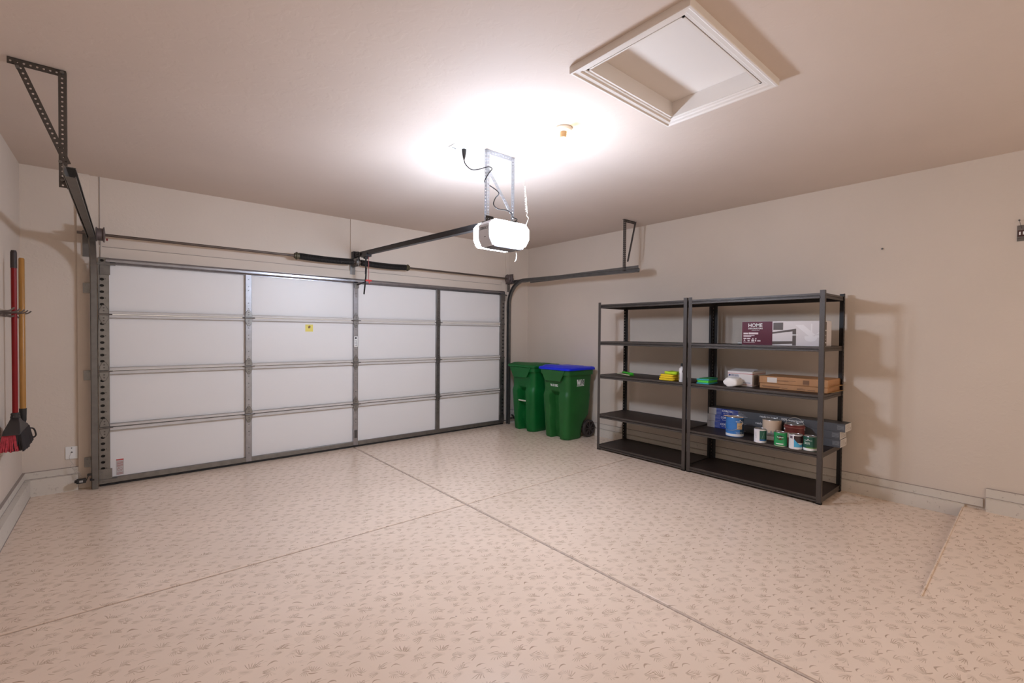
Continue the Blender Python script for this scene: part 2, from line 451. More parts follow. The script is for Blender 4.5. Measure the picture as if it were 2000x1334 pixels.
# ------------------------------------------------------------------ sectional garage door
door = thing('door_1', None, None, (2.44, .02, 0)); door['kind'] = 'structure'
Z0, SH = .022, .533
STX = [(0, .078), (1.205, 1.265), (2.41, 2.47), (3.62, 3.68), (4.802, 4.88)]
for k in range(4):
    z0 = Z0 + SH * k; z1 = z0 + SH
    b = MB(); b.box(.004, 4.876, .034, .075, z0 + .002, z1 - .002)
    sec = b.build('door_section', PANEL, door, bevel=.002)
    # formed steel rails along both edges of each section
    b = MB()
    if k > 0:
        b.box(.05, 4.83, .010, .034, z0 + .003, z0 + .030); b.box(.05, 4.83, .003, .034, z0 + .025, z0 + .030)
    if k < 3:
        b.box(.05, 4.83, .012, .034, z1 - .034, z1 - .004); b.box(.05, 4.83, .002, .034, z1 - .034, z1 - .029); b.box(.05, 4.83, .006, .034, z1 - .009, z1 - .004)
    b.build('rail', RAILW, sec, bevel=.0025)
    for i, (x0, x1) in enumerate(STX):
        b = MB()
        end = i in (0, 4)
        if end:
            b.perf((x0, 0, z0 + .004), (0, 0, 1), (1, 0, 0), SH - .008, x1 - x0, .0575, .0165, t=.0028, hru=.013, off=(-.012 if i == 0 else .012))
            b.box(x0, x0 + .003, .001, .034, z0 + .004, z1 - .004); b.box(x1 - .003, x1, .001, .034, z0 + .004, z1 - .004)
        else:
            b.box(x0, x1, 0, .034, z0 + .004, z1 - .004)
        b.build('end_stile' if end else 'center_stile', GALVB if i in (1, 2) else GALV, sec, bevel=0 if end else .003)
        # small punched fixing holes and screw heads
        h = MB(); xc = (x0 + x1) / 2 + (.012 if i == 0 else -.012 if i == 4 else 0)
        for zz in ((.10, .16, .30, .34, .42) if not end else (.15, .33)):
            h.cyl((xc, -.0006, z0 + zz), (xc, .001, z0 + zz), .0048, n=8)
        h.build('punch_hole', BLACKH, sec, smooth=0)['kind'] = 'stuff'
        if end:
            h = MB(); h.box(x0 + .004, x1 - .004, .0285, .0335, z0 + .006, z1 - .006); h.build('stile_hole_shade', BLKP, sec, smooth=0)  # black sheet paints the cavity shade seen through the holes
        if k < 3:   # hinge on the joint above this section
            xc = (x0 + x1) / 2; w = .033
            g = MB()
            lo = [(-w, -.012), (w, -.012), (w * .9, -.045), (.010, -.088), (-.010, -.088), (-w * .9, -.045)]
            hi = [(-w, .010), (-w * .9, .042), (-.010, .082), (.010, .082), (w * .9, .042), (w, .010)]
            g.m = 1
            for P_ in (lo, hi): g.prism([(a * 1.10, c * 1.05) for a, c in P_], (xc, -.0003, z1), (1, 0, 0), (0, 0, 1), (0, -.0008, 0))  # dark rim plates paint the contact shadow around each hinge leaf
            g.m = 0
            g.prism(lo, (xc, -.0004, z1), (1, 0, 0), (0, 0, 1), (0, -.0062, 0)); g.prism(hi, (xc, -.0004, z1), (1, 0, 0), (0, 0, 1), (0, -.0062, 0))
            g.cyl((xc - w - .003, -.010, z1 - .002), (xc + w + .003, -.010, z1 - .002), .0085, n=12)
            g.m = 1
            for zz in (-.062, -.036, .032, .058): g.cyl((xc, -.0105, z1 + zz), (xc, -.004, z1 + zz), .0065, n=8)
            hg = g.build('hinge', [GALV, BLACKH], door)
            g = MB(); g.cyl((xc - w - .028 * (i != 0), -.010, z1 - .002), (xc + w + .028 * (i != 4), -.010, z1 - .002), .0052, n=8); g.build('hinge_pin', BLACKH, hg)
for s in (0, 1):   # bottom corner brackets, top roller brackets and rollers
    xo = 0 if s == 0 else 4.88; d = 1 if s == 0 else -1
    b = MB(); b.box(xo - .002 * d, xo + .092 * d, -.006, .001, .048, .165)
    for q in ((.022, .07), (.045, .095), (.02, .135), (.06, .14), (.07, .07)): b.cyl((xo + q[0] * d, -.011, q[1]), (xo + q[0] * d, -.005, q[1]), .006, n=8)
    b.bar((xo - .03 * d, -.012, .062), (xo + .13 * d, -.012, .062), .014, .012)
    b.build('bottom_bracket', GALV, door)
    b = MB(); b.box(xo - .001 * d, xo + .086 * d, -.016, .001, 1.99, 2.105); b.bar((xo - .03 * d, -.020, 2.085), (xo + .125 * d, -.020, 2.085), .016, .014)
    b.build('top_bracket', TRACKM, door)
b = MB()
b.sweep([(-.028, 0), (-.028, -.012), (-.010, -.032), (.010, -.032), (.028, -.012), (.028, 0), (.024, 0), (.024, -.010), (.008, -.027), (-.008, -.027), (-.024, -.010), (-.024, 0)],
        [((x, .012, 2.120), (0, 0, 1), (0, 1, 0)) for x in (.055, 4.872)])
b.box(.055, 4.872, .012, .034, 2.088, 2.15)
b.build('top_strut', GALVB, door)
b = MB(); b.box(.07, 4.81, .004, .034, .024, .075); b.build('bottom_rail', GALV, door, bevel=.003)
b = MB(); b.box(.0, 4.88, .014, .062, .0015, .022); b.build('bottom_seal', RUBBER, door, bevel=.006)
# papers stuck on the door
YEL = mat('yellow_paper', (.78, .66, .16), .7); BRN = mat('brown_print', (.25, .14, .06), .7)
o = patch(door, 'sticker', YEL, (1.838, .034, 1.474), (1, 0, 0), (0, 0, 1), .088, .084); o['label'] = 'small yellow square sticker'
MB().prism([(0, 0), (.022, .004), (.026, .026), (.012, .034), (-.004, .02)], (1.872, .0334, 1.512), (1, 0, 0), (0, 0, 1), (0, -.0004, 0)).build('sticker_mark', BRN, o, smooth=0)
o = patch(door, 'warning_label', WHITEI, (2.418, 0, 1.285), (1, 0, 0), (0, 0, 1), .044, .132); o['label'] = 'white spring warning label on the middle stile'
MB().prism([(.0, .0), (.02, .0), (.026, .016), (.01, .026), (-.004, .014)], (2.428, -.0006, 1.386), (1, 0, 0), (0, 0, 1), (0, -.0004, 0)).build('label_print', BLACKI, o, smooth=0)
b = MB()
for i in range(7): b.box(2.424 + .012 * (i % 2), 2.455, -.001, -.0006, 1.372 - .012 * i, 1.367 - .012 * i)
b.build('label_print', BLACKI, o, smooth=0)
o = patch(door, 'warning_label', mat('tag_brown', (.10, .05, .03), .6), (2.424, 0, 1.03), (1, 0, 0), (0, 0, 1), .034, .028); o['label'] = 'small dark tag with orange mark'
MB().prism([(0, 0), (.02, 0), (.01, .016)], (2.431, -.0006, 1.036), (1, 0, 0), (0, 0, 1), (0, -.0004, 0)).build('label_print', mat('orange_print', (.7, .25, .06), .6), o, smooth=0)
o = patch(door, 'latch_plate', BLACKH, (2.426, 0, .12), (1, 0, 0), (0, 0, 1), .030, .10, thick=.006)
o = patch(door, 'warning_label', mat('grey_paper', (.50, .46, .44), .7), (.118, .034, .085), (1, 0, 0), (0, 0, 1), .058, .150); o['label'] = 'white hand warning label with red bar by the bottom corner'
patch(o, 'label_print', REDP, (.120, .0334, .224), (1, 0, 0), (0, 0, 1), .054, .010)
b = MB()
for i in range(5): b.box(.124, .170, .0330, .0334, .208 - .010 * i, .204 - .010 * i)
for i in range(3): b.box(.124, .170, .0330, .0334, .106 - .008 * i, .103 - .008 * i)
tp = [(.147 + .018 * math.cos(t * PI / 10), .0332, .137 + .018 * math.sin(t * PI / 10)) for t in range(21)]
b.tube(tp, .0012, 6); b.bar((.135, .0332, .149), (.159, .0332, .125), .0004, .003, up=(1, 0, 1))
b.build('label_print', mat('grey_red_print', (.35, .10, .08), .7), o, smooth=0)

# ------------------------------------------------------------------ tracks and hangers
TZ = 2.300
def track(xc, sgn, label, zfall):
    """C channel; sgn is the direction in which the mouth opens (towards the door)"""
    t = thing('door_track', label, 'track', (xc, -.03, 0), 'overhead door tracks')
    R = .36; yv = -.028; fr = []
    def F(y, z, ty, tz):   # tangent in the YZ plane; u = X, v = inward normal
        return ((xc, y, z), (sgn, 0, 0), (0, -tz, ty))
    for z in (.004, .6, 1.2, TZ - R): fr.append(F(yv, z, 0, 1))
    for i in range(1, 15):
        a = (PI / 2) * i / 15
        fr.append(F(yv - R + R * math.cos(a), TZ - R + R * math.sin(a), -math.sin(a), math.cos(a)))
    for y, z in ((yv - R, TZ), (-1.3, TZ - .5 * zfall), (-2.47, TZ - zfall)): fr.append(F(y, z, -1, 0))
    th = .0028; w = .027; d = .024
    prof = [(d, w), (d, w - .008), (d - th, w - .008), (d - th, w - th), (-d + .01, w - th), (-d + th, w * .35), (-d + th, -w * .35), (-d + .01, -w + th), (d - th, -w + th), (d - th, -w + .008), (d, -w + .008), (d, -w),
            (-d + .008, -w), (-d, -w * .4), (-d, w * .4), (-d + .008, w)]
    MB().sweep(prof, fr).build('track', TRACKM, t, smooth=30)
    # stiffening angle along the last part of the horizontal run
    o = -sgn
    b = MB(); b.box(xc + o * .024, xc + o * .028, -2.45, -.50, TZ - zfall * .6 - .022, TZ - zfall * .3 + .030); b.build('reinforcing_angle', TRACKM, t)
    for z in (.24, 1.05, 1.86):
        b = MB(); b.box(xc + o * .024, xc + o * .075, .045, .057, z - .045, z + .045); b.box(xc + o * .024, xc + o * .029, -.03, .057, z - .035, z + .035)
        for q in (-.024, .024): b.cyl((xc + o * .056, .038, z + q), (xc + o * .056, .046, z + q), .008, n=8)
        b.build('jamb_bracket', GALV, t)
    b = MB(); b.box(xc + o * .026, xc + o * .030, -.46, .052, 2.27, 2.328); b.box(xc + o * .026, xc + o * .075, .044, .057, 2.15, 2.39)
    b.build('flag_bracket', TRACKM, t)
    return t
track(-.030, 1, 'grey steel door track curving up from the left side of the garage door', .02)
track(4.952, -1, 'grey steel door track curving along the right wall above the bins', .045)

def angle_strip(b, p0, p1, v1, v2, W=.032, pitch=.0254, hr=.0050):
    p0 = Vector(p0); p1 = Vector(p1); L = (p1 - p0).length; u = (p1 - p0).normalized()
    v1 = Vector(v1); v2 = Vector(v2)
    b.perf(p0, u, v1, L, W, pitch, hr, t=.002); b.perf(p0, u, v2, L, W, pitch, hr, t=.002)
    return b
t = thing('track_hanger', 'perforated steel hanger holding the left door track from the ceiling', 'bracket', (-.07, -2.17, H), 'track hangers')
angle_strip(MB(), (-.285, -2.165, H - .0025), (-.060, -2.168, H - .0025), (0, 0, -1), (0, 1, 0), .034).build('ceiling_angle', STRAPM, t)
angle_strip(MB(), (-.060, -2.172, H - .008), (-.060, -2.172, 2.262), (-1, 0, 0), (0, 1, 0), .032).build('drop_strap', STRAPM, t)
MB().perf((-.262, -2.176, H - .022), Vector((.19, 0, -.50)), Vector((.50, 0, .19)), .535, .032, .0254, .0050, t=.002).build('diagonal_strap', STRAPM, t)
b = MB()
for q in ((-.245, H - .05), (-.075, H - .018), (-.085, 2.40), (-.078, 2.30)): b.cyl((q[0], -2.186, q[1]), (q[0], -2.160, q[1]), .009, n=6)
b.build('bolt', TRACKM, t)['kind'] = 'stuff'
t = thing('track_hanger', 'perforated steel hanger holding the right door track near the right wall', 'bracket', (4.96, -2.25, H), 'track hangers')
angle_strip(MB(), (4.95, -2.255, H - .0025), (5.165, -2.262, H - .0025), (0, 0, -1), (0, 1, 0), .034).build('ceiling_angle', STRAPM, t)
angle_strip(MB(), (4.955, -2.262, H - .006), (4.955, -2.262, 2.262), (1, 0, 0), (0, 1, 0), .026).build('drop_strap', STRAPM, t)
b = MB(); u = Vector((-.155, 0, -.52)).normalized(); vv = Vector((u.z, 0, -u.x))
b.perf((5.150, -2.268, H - .012), u, -vv, .535, .026, .0254, .0045, t=.002); b.perf((5.150, -2.268, H - .012), u, (0, -1, 0), .535, .026, .0254, .0045, t=.002)
b.build('diagonal_strap', STRAPM, t)

# ------------------------------------------------------------------ torsion spring assembly
SYY, SZ = -.085, 2.346
t = thing('torsion_spring_assembly', 'torsion shaft with two black springs across the top of the garage door', 'spring', (2.44, SYY, SZ))
MB().cyl((-.135, SYY, SZ), (4.99, SYY, SZ), .0127, n=16).build('shaft', BROWNP, t)
def spring(x0, x1, sag):
    b = MB(); n = 150; r = .034; pts = []
    turns = int((x1 - x0) / .0105)
    for i in range(turns * 10 + 1):
        f = i / (turns * 10); a = 2 * PI * turns * f
        pts.append((x0 + (x1 - x0) * f, SYY + r * math.cos(a), SZ - sag * math.sin(PI * f) + r * math.sin(a)))
    b.tube(pts, .0056, 5)
    b.cyl((x0, SYY, SZ), (x1, SYY, SZ), .029, n=16)
    return b.build('spring', SPRING, t)
spring(1.735, 2.37, .008); spring(2.47, 3.085, .010)
for x, d in ((1.735, -1), (3.085, 1)):
    b = MB(); b.lathe([(.014, 0), (.036, .0), (.036, .018), (.044, .022), (.044, .034), (.030, .036), (.030, .052), (.014, .052)] if d > 0 else
                      [(.014, 0), (.036, .0), (.036, -.018), (.044, -.022), (.044, -.034), (.030, -.036), (.030, -.052), (.014, -.052)], (x, SYY, SZ), 20, 'X')
    b.build('winding_cone', mat('cone_bronze', (.10, .085, .05), .5, metal=.5), t)
b = MB(); b.box(2.413, 2.419, SYY - .045, .058, SZ - .055, SZ + .055); b.box(2.385, 2.45, .052, .0595, SZ - .14, SZ + .052); b.cyl((2.395, SYY, SZ), (2.445, SYY, SZ), .047, n=20)
b.build('center_bracket', GALV, t)
for x, d in ((.022, 1), (4.888, -1)):
    b = MB(); b.lathe([(.014, -.032), (.062, -.032), (.066, -.026), (.058, -.020), (.056, .014), (.060, .018), (.070, .022), (.070, .028), (.020, .034), (.014, .034)], (x, SYY, SZ), 28, 'X')
    b.build('cable_drum', DRUMM, t)
    xb = x - .058 * d
    b = MB(); b.box(xb - .003, xb + .003, SYY - .045, .056, SZ - .075, SZ + .075); b.cyl((xb - .012, SYY, SZ), (xb + .012, SYY, SZ), .024, n=16); b.build('end_bearing_plate', DRUMM, t)
    b = MB(); b.tube([(x, SYY + .062, SZ), (x - .03 * d, -.014, 1.2), (x - .03 * d, -.016, .10)], .0016, 6); b.build('lift_cable', GALV, t)
b = MB(); b.cyl((.062, SYY - .03, SZ - .045), (.074, SYY - .03, SZ - .045), .011, n=10); b.build('set_screw', mat('dark_red_paint', (.22, .01, .01), .5), t)

# ------------------------------------------------------------------ opener
OX, OY0, OY1, OZ0, OZ1 = 2.47, -3.035, -2.735, 2.142, 2.335
t = thing('garage_door_opener', 'lit grey garage door opener hanging from the ceiling with its black rail', 'garage door opener', (OX, -2.88, OZ0))
hx = .185
def opener_ring(y, w, zlo, zhi, ch):
    return [(OX - w, y, zlo + ch), (OX - w + ch * .55, y, zlo), (OX + w - ch * .55, y, zlo), (OX + w, y, zlo + ch), (OX + w, y, zhi - .03), (OX + w - .03, y, zhi), (OX - w + .03, y, zhi), (OX - w, y, zhi - .03)]
MB().loft([opener_ring(y, w, OZ0 + a, OZ1, .055) for y, w, a in ((-2.985, hx, .0), (-2.84, hx, .0))]).build('housing', OPGREY, t, bevel=.006)
MB().loft([opener_ring(y, w, OZ0 + a, OZ1 + c, .055) for y, w, a, c in ((-2.9852, hx - .004, .012, -.006), (-3.03, hx - .008, .016, -.008), (-3.06, hx - .05, .05, -.03))]).build('light_lens', LENS, t, bevel=.01)['label'] = 'bright lit lens on the near end'
MB().loft([opener_ring(y, w, OZ0 + a, OZ1 + c, .055) for y, w, a, c in ((-2.8398, hx - .004, .002, -.006), (-2.77, hx - .008, .006, -.008), (-2.74, hx - .04, .03, -.03))]).build('light_lens', LENS, t, bevel=.01)['label'] = 'bright lit lens on the far end'
b = MB(); b.box(OX - hx + .03, OX + hx - .03, -3.025, -2.795, OZ1 - .004, OZ1 + .0006); b.build('light_shield', OPGREY, t, bevel=.002)  # added plate that blocks lens light going up to the ceiling
b = MB(); b.box(OX - hx + .05, OX + hx - .05, -2.98, -2.85, OZ0 - .006, OZ0 + .002)
b.build('bottom_cover', mat('opener_dark_grey', (.15, .15, .165), .5), t, bevel=.004)
# name plate on the side facing left: outlined box with the maker's lettering
fx = OX - hx - .0005
o = (fx, -2.868, 2.272)
b = MB()
L, hh, e = .098, .020, .0022
for a0, a1, c0, c1 in ((0, L, 0, e), (0, L, hh - e, hh), (0, e, 0, hh), (L - e, L, 0, hh)):
    b.box(fx - .0006, fx, -2.866 - a0, -2.866 - a1, 2.266 + c0, 2.266 + c1)
b.build('name_plate', BLACKI, t, smooth=0)
lettering('LiftMaster', .0205, BLACKI, t, (fx, -2.871, 2.2705), (0, -1, 0), (0, 0, 1), bold=.0003, squeeze=.92)
patch(t, 'button', BLACKI, (fx, -2.92, 2.205), (0, -1, 0), (0, 0, 1), .02, .004)
for s in (-1, 1):
    x = OX + s * .128
    b = MB(); b.perf((x - .030, -2.90, OZ1 + .001), (1, 0, 0), (0, 1, 0), .075, .05, .019, .004); b.perf((x - .030, -2.90, OZ1 + .001), (1, 0, 0), (0, 0, 1), .075, .045, .019, .004)
    b.build('mounting_bracket', BLKRAIL, t)
# rail, trolley, header bracket, arm
RY0, RZ0, RY1, RZ1 = -.11, 2.443, -2.78, 2.352
b = MB(); d = Vector((0, RY1 - RY0, RZ1 - RZ0)).normalized()
b.bar((2.44, RY0, RZ0), (2.44, RY1, RZ1), .036, .040); b.bar((2.44, RY0, RZ0 - .023), (2.44, RY1, RZ1 - .023), .048, .006); b.bar((2.44, RY0, RZ0 + .021), (2.44, RY1, RZ1 + .021), .046, .004)
b.build('rail', BLKRAIL, t)
b = MB(); b.box(2.40, 2.48, -.02, .058, 2.405, 2.49); b.box(2.412, 2.420, -.13, -.02, 2.42, 2.475); b.box(2.46, 2.468, -.13, -.02, 2.42, 2.475); b.cyl((2.40, -.10, RZ0), (2.48, -.10, RZ0), .009, n=10)
b.build('header_bracket', BLKRAIL, t)
b = MB(); b.box(2.408, 2.472, -.40, -.24, 2.385, 2.425); b.box(2.42, 2.46, -.34, -.28, 2.365, 2.39); b.cyl((2.40, -.20, 2.43), (2.48, -.20, 2.43), .018, n=12); b.build('trolley', BLKRAIL, t)
b = MB(); b.tube([(2.44, -.305, 2.385), (2.44, -.308, 2.30), (2.44, -.300, 2.18)], .010, 8); b.tube([(2.447, -.302, 2.26), (2.447, -.29, 2.15), (2.447, -.262, 2.04), (2.447, -.235, 1.94)], .010, 8)
b.bar((2.444, -.287, 2.085), (2.444, -.012, 2.070), .012, .016); b.build('door_arm', BLKRAIL, t)
b = MB(); b.box(2.415, 2.465, -.035, -.001, 2.03, 2.085); b.build('arm_bracket', GALV, t)
b = MB(); b.tube([(2.452, -.36, 2.392), (2.452, -.362, 2.25), (2.452, -.361, 2.105)], .0036, 6); b.build('release_cord', mat('red_cord', (.42, .10, .10), .7), t)
b = MB(); b.bar((2.415, -.361, 2.098), (2.49, -.361, 2.098), .018, .020); b.bar((2.452, -.361, 2.095), (2.466, -.361, 2.062), .010, .012); b.build('release_handle', REDP, t, bevel=.003)
# frame of perforated angle that carries it
t = thing('opener_hanger', 'bright perforated steel frame carrying the lit opener below the ceiling', 'bracket', (2.50, -2.79, H))
HY = -2.862
PA = mat('zinc_angle', (.48, .52, .58), .38, metal=.75)
angle_strip(MB(), (2.345, HY, H - .003), (2.632, HY, H - .003), (0, 0, -1), (0, 1, 0), .032).build('ceiling_angle', PA, t)
angle_strip(MB(), (2.346, HY - .003, H - .004), (2.346, HY - .003, OZ1 + .010), (1, 0, 0), (0, 1, 0), .026).build('drop_strap', PA, t)
angle_strip(MB(), (2.628, HY - .003, H - .004), (2.628, HY - .003, OZ1 + .010), (-1, 0, 0), (0, 1, 0), .030).build('drop_strap', PA, t)
b = MB(); u = Vector((.235, 0, -.30)).normalized(); b.perf((2.366, HY - .006, 2.765), u, Vector((u.z, 0, -u.x)), .385, .026, .0254, .0045, t=.002); b.build('diagonal_strap', PA, t)
# outlet, plug and cord
t = thing('ceiling_outlet', 'white ceiling outlet feeding the opener cord', 'outlet', (2.17, -2.735, H))
b = MB(); b.box(2.10, 2.245, -2.785, -2.70, H - .006, H - .0005); b.build('cover_plate', WHITEP, t, bevel=.002)
b = MB(); b.bar((2.118, -2.725, H - .007), (2.160, -2.712, H - .007), .004, .003); b.build('slot', BLKP, t)
t = thing('power_cord', 'black power cord winding from the ceiling outlet down to the opener', 'cord', (2.214, -2.745, H - .01))
b = MB(); b.lathe([(.0005, 0), (.018, 0), (.016, -.028), (.011, -.058), (.005, -.080), (.0005, -.081)], (2.214, -2.745, H - .0065), 14); b.build('plug', BLKP, t)
def smooth_path(pts, n=8):
    P = [Vector(p) for p in pts]; out = []
    for i in range(len(P) - 1):
        a, b_, c, d = P[max(i - 1, 0)], P[i], P[i + 1], P[min(i + 2, len(P) - 1)]
        for k in range(n):
            s = k / n
            out.append(.5 * ((2 * b_) + (c - a) * s + (2 * a - 5 * b_ + 4 * c - d) * s * s + (3 * b_ - a - 3 * c + d) * s ** 3))
    return out + [P[-1]]
b = MB(); b.tube(smooth_path([(2.214, -2.745, H - .085), (2.225, -2.75, 2.79), (2.262, -2.77, 2.755), (2.305, -2.80, 2.755), (2.345, -2.885, 2.762), (2.382, -2.885, 2.755), (2.352, -2.885, 2.715),
    (2.345, -2.84, 2.66), (2.39, -2.835, 2.645), (2.45, -2.885, 2.585), (2.452, -2.84, 2.55), (2.435, -2.84, 2.50), (2.46, -2.86, 2.465), (2.53, -2.885, 2.46), (2.57, -2.90, 2.44),
    (2.605, -2.88, 2.42), (2.632, -2.90, 2.40), (2.60, -2.90, 2.375), (2.575, -2.90, 2.352), (2.575, -2.90, OZ1 + .002)], 8), .0042, 8); b.build('cord', BLKP, t)
t = thing('bell_wire', 'white coiled low voltage wire from the ceiling to the opener', 'wire', (2.835, -2.75, H))
CREAM = mat('cream_wire', (.80, .76, .66), .5)
pts = [(2.835, -2.75, H), (2.832, -2.76, 2.82), (2.81, -2.78, 2.74)]
a0, a1 = Vector((2.812, -2.79, 2.735)), Vector((2.745, -2.89, 2.48))
for i in range(16 * 12 + 1):
    f = i / 192; a = 2 * PI * 16 * f; q = a0.lerp(a1, f); pts.append((q.x + .007 * math.cos(a), q.y + .007 * math.sin(a), q.z))
pts += [(2.735, -2.90, 2.45), (2.75, -2.91, 2.43), (2.72, -2.92, 2.38), (2.69, -2.93, 2.345), (2.66, -2.94, OZ1 + .001)]
MB().tube(pts, .0026, 6).build('coil', CREAM, t)
b = MB(); b.tube(smooth_path([(2.585, -2.94, OZ0 + .002), (2.590, -2.945, 2.10), (2.583, -2.95, 2.068), (2.565, -2.955, 2.045)]), .0026, 6); b.build('loose_end', CREAM, t)

# ------------------------------------------------------------------ lamp holder
BX, BY = 2.535, -3.50
t = thing('lamp_holder', 'bare bulb in a round white lamp holder on the ceiling', 'light fixture', (BX, BY, H))
MB().lathe([(.001, 0), (.062, 0), (.062, -.010), (.054, -.020), (.030, -.026), (.001, -.026)], (BX, BY, H - .0005), 36).build('base', PORC, t)
MB().lathe([(.001, 0), (.024, 0), (.024, -.022), (.020, -.040), (.001, -.040)], (BX, BY, H - .026), 24).build('socket', SOCK, t)
MB().lathe([(.001, 0), (.016, 0), (.017, -.012), (.026, -.032), (.029, -.046), (.025, -.062), (.014, -.074), (.001, -.078)], (BX, BY, H - .066), 28).build('bulb', BULB, t)

# ------------------------------------------------------------------ attic hatch
t = thing('attic_hatch', 'white attic hatch framed with moulding in the ceiling', 'hatch', ((HX0 + HX1) / 2, (HY0 + HY1) / 2, H))
prof = [(0, .002), (0, -.016), (.006, -.022), (.020, -.024), (.026, -.030), (.046, -.032), (.054, -.038), (.064, -.038), (.066, -.034), (.066, .002)]
cx, cy = (HX0 + HX1) / 2, (HY0 + HY1) / 2
cor = [(HX0, HY0), (HX1, HY0), (HX1, HY1), (HX0, HY1)]
for i in range(4):
    p, q = cor[i], cor[(i + 1) % 4]; fr = []
    for c in (p, q):
        sx = -1 if c[0] < cx else 1; sy = -1 if c[1] < cy else 1
        fr.append(((c[0], c[1], H), (sx, sy, 0), (0, 0, 1)))
    MB().sweep([(a, z) for a, z in prof], fr).build('moulding', TRIMW, t, smooth=25)
b = MB()
for x0, x1, y0, y1 in ((HX0 + .002, HX0 + .012, HY0 + .002, HY1 - .002), (HX1 - .012, HX1 - .002, HY0 + .002, HY1 - .002), (HX0 + .002, HX1 - .002, HY0 + .002, HY0 + .012), (HX0 + .002, HX1 - .002, HY1 - .012, HY1 - .002)):
    b.box(x0, x1, y0, y1, H - .020, H + .0745)
b.build('liner', TRIMW, t, smooth=0)
b = MB(); b.box(HX0 - .012, HX1 + .012, HY0 - .012, HY1 + .012, H + .075, H + .10); b.build('panel', TRIMW, t, smooth=0)

# ------------------------------------------------------------------ small fittings by the door
def sensor(x, d, label):
    t = thing('photo_eye', label, 'sensor', (x, -.05, .10), 'safety sensors')
    b = MB(); b.box(x - .010 * d, x + .055 * d, -.075, -.035, .078, .118); b.cyl((x + .055 * d, -.055, .098), (x + .068 * d, -.055, .098), .014, n=14); b.build('sensor_body', BLKP, t, bevel=.004)
    b = MB(); b.bar((x - .012 * d, -.055, .098), (x - .028 * d, -.055, .145), .03, .006); b.box(x - .05 * d, x - .018 * d, -.062, -.030, .135, .150); b.box(x - .066 * d, x - .034 * d, -.06, -.02, .085, .10); b.build('sensor_bracket', BLKP, t)
    b = MB(); b.box(x + .010 * d, x + .035 * d, -.0765, -.075, .088, .106); b.build('lens_mark', mat('grey_print', (.4, .38, .36), .5), t)
    return t
sensor(-.098, -1, 'black door sensor at the foot of the left track')
sensor(5.055, 1, 'black door sensor at the foot of the right track beside the green bin')
t = thing('wall_plate', 'white low voltage wall plate with wires by the left track', 'wall plate', (-.195, .075, .345))
b = MB(); b.box(-.232, -.150, .072, .0798, .283, .398); b.build('plate', WHITEP, t, bevel=.002)
MB().cyl((-.190, .068, .385), (-.190, .072, .385), .004, n=8).build('screw', BLKP, t); MB().cyl((-.190, .070, .345), (-.190, .0725, .345), .007, n=10).build('wire_hole', BLKP, t)
b = MB()
b.tube(smooth_path([(-.190, .070, .345), (-.200, .055, .325), (-.205, .050, .30), (-.195, .045, .27), (-.18, .03, .245)]), .0016, 6)
pts = []
for i in range(60):
    f = i / 59; a = f * 2 * PI * 8; pts.append((-.185 + .055 * f + .011 * math.cos(a), .006 - .03 * f, .24 - .10 * f + .011 * math.sin(a)))
b.tube(pts, .0016, 5)
b.build('sensor_wire', mat('grey_wire', (.48, .42, .36), .6), t)

t = thing('wall_bracket', 'small galvanised bracket hanging on a nail on the right wall', 'bracket', (XR, -5.60, 2.28))
b = MB(); b.box(XR - .006, XR - .001, -5.70, -5.545, 2.215, 2.335); b.box(XR - .020, XR - .006, -5.70, -5.548, 2.235, 2.244); b.build('plate', GALV, t, bevel=.001)
b = MB(); b.box(XR - .0075, XR - .006, -5.70, -5.548, 2.250, 2.298)
b.build('slot_panel', mat('rusty_red', (.06, .02, .015), .6), t)
b = MB()
for k in range(3): b.box(XR - .0085, XR - .0075, -5.555 - .02 * k, -5.564 - .02 * k, 2.262, 2.286)
b.build('tab', WHITEI, t)
b = MB(); b.cyl((XR - .03, -5.556, 2.372), (XR + .005, -5.556, 2.372), .003, n=8); b.cyl((XR - .032, -5.556, 2.372), (XR - .029, -5.556, 2.372), .006, n=8); b.tube([(XR - .02, -5.556, 2.372), (XR - .012, -5.562, 2.34), (XR - .009, -5.57, 2.31)], .0015, 5); b.build('nail', BLACKH, t)
b = MB(); b.cyl((XR - .012, -4.72, 2.268), (XR + .004, -4.72, 2.268), .004, n=8); b.cyl((XR - .014, -4.72, 2.268), (XR - .011, -4.72, 2.268), .008, n=10)
tag(b.build('nail', BLACKH), 'single nail head in the bare right wall above the shelf shadow', 'nail')

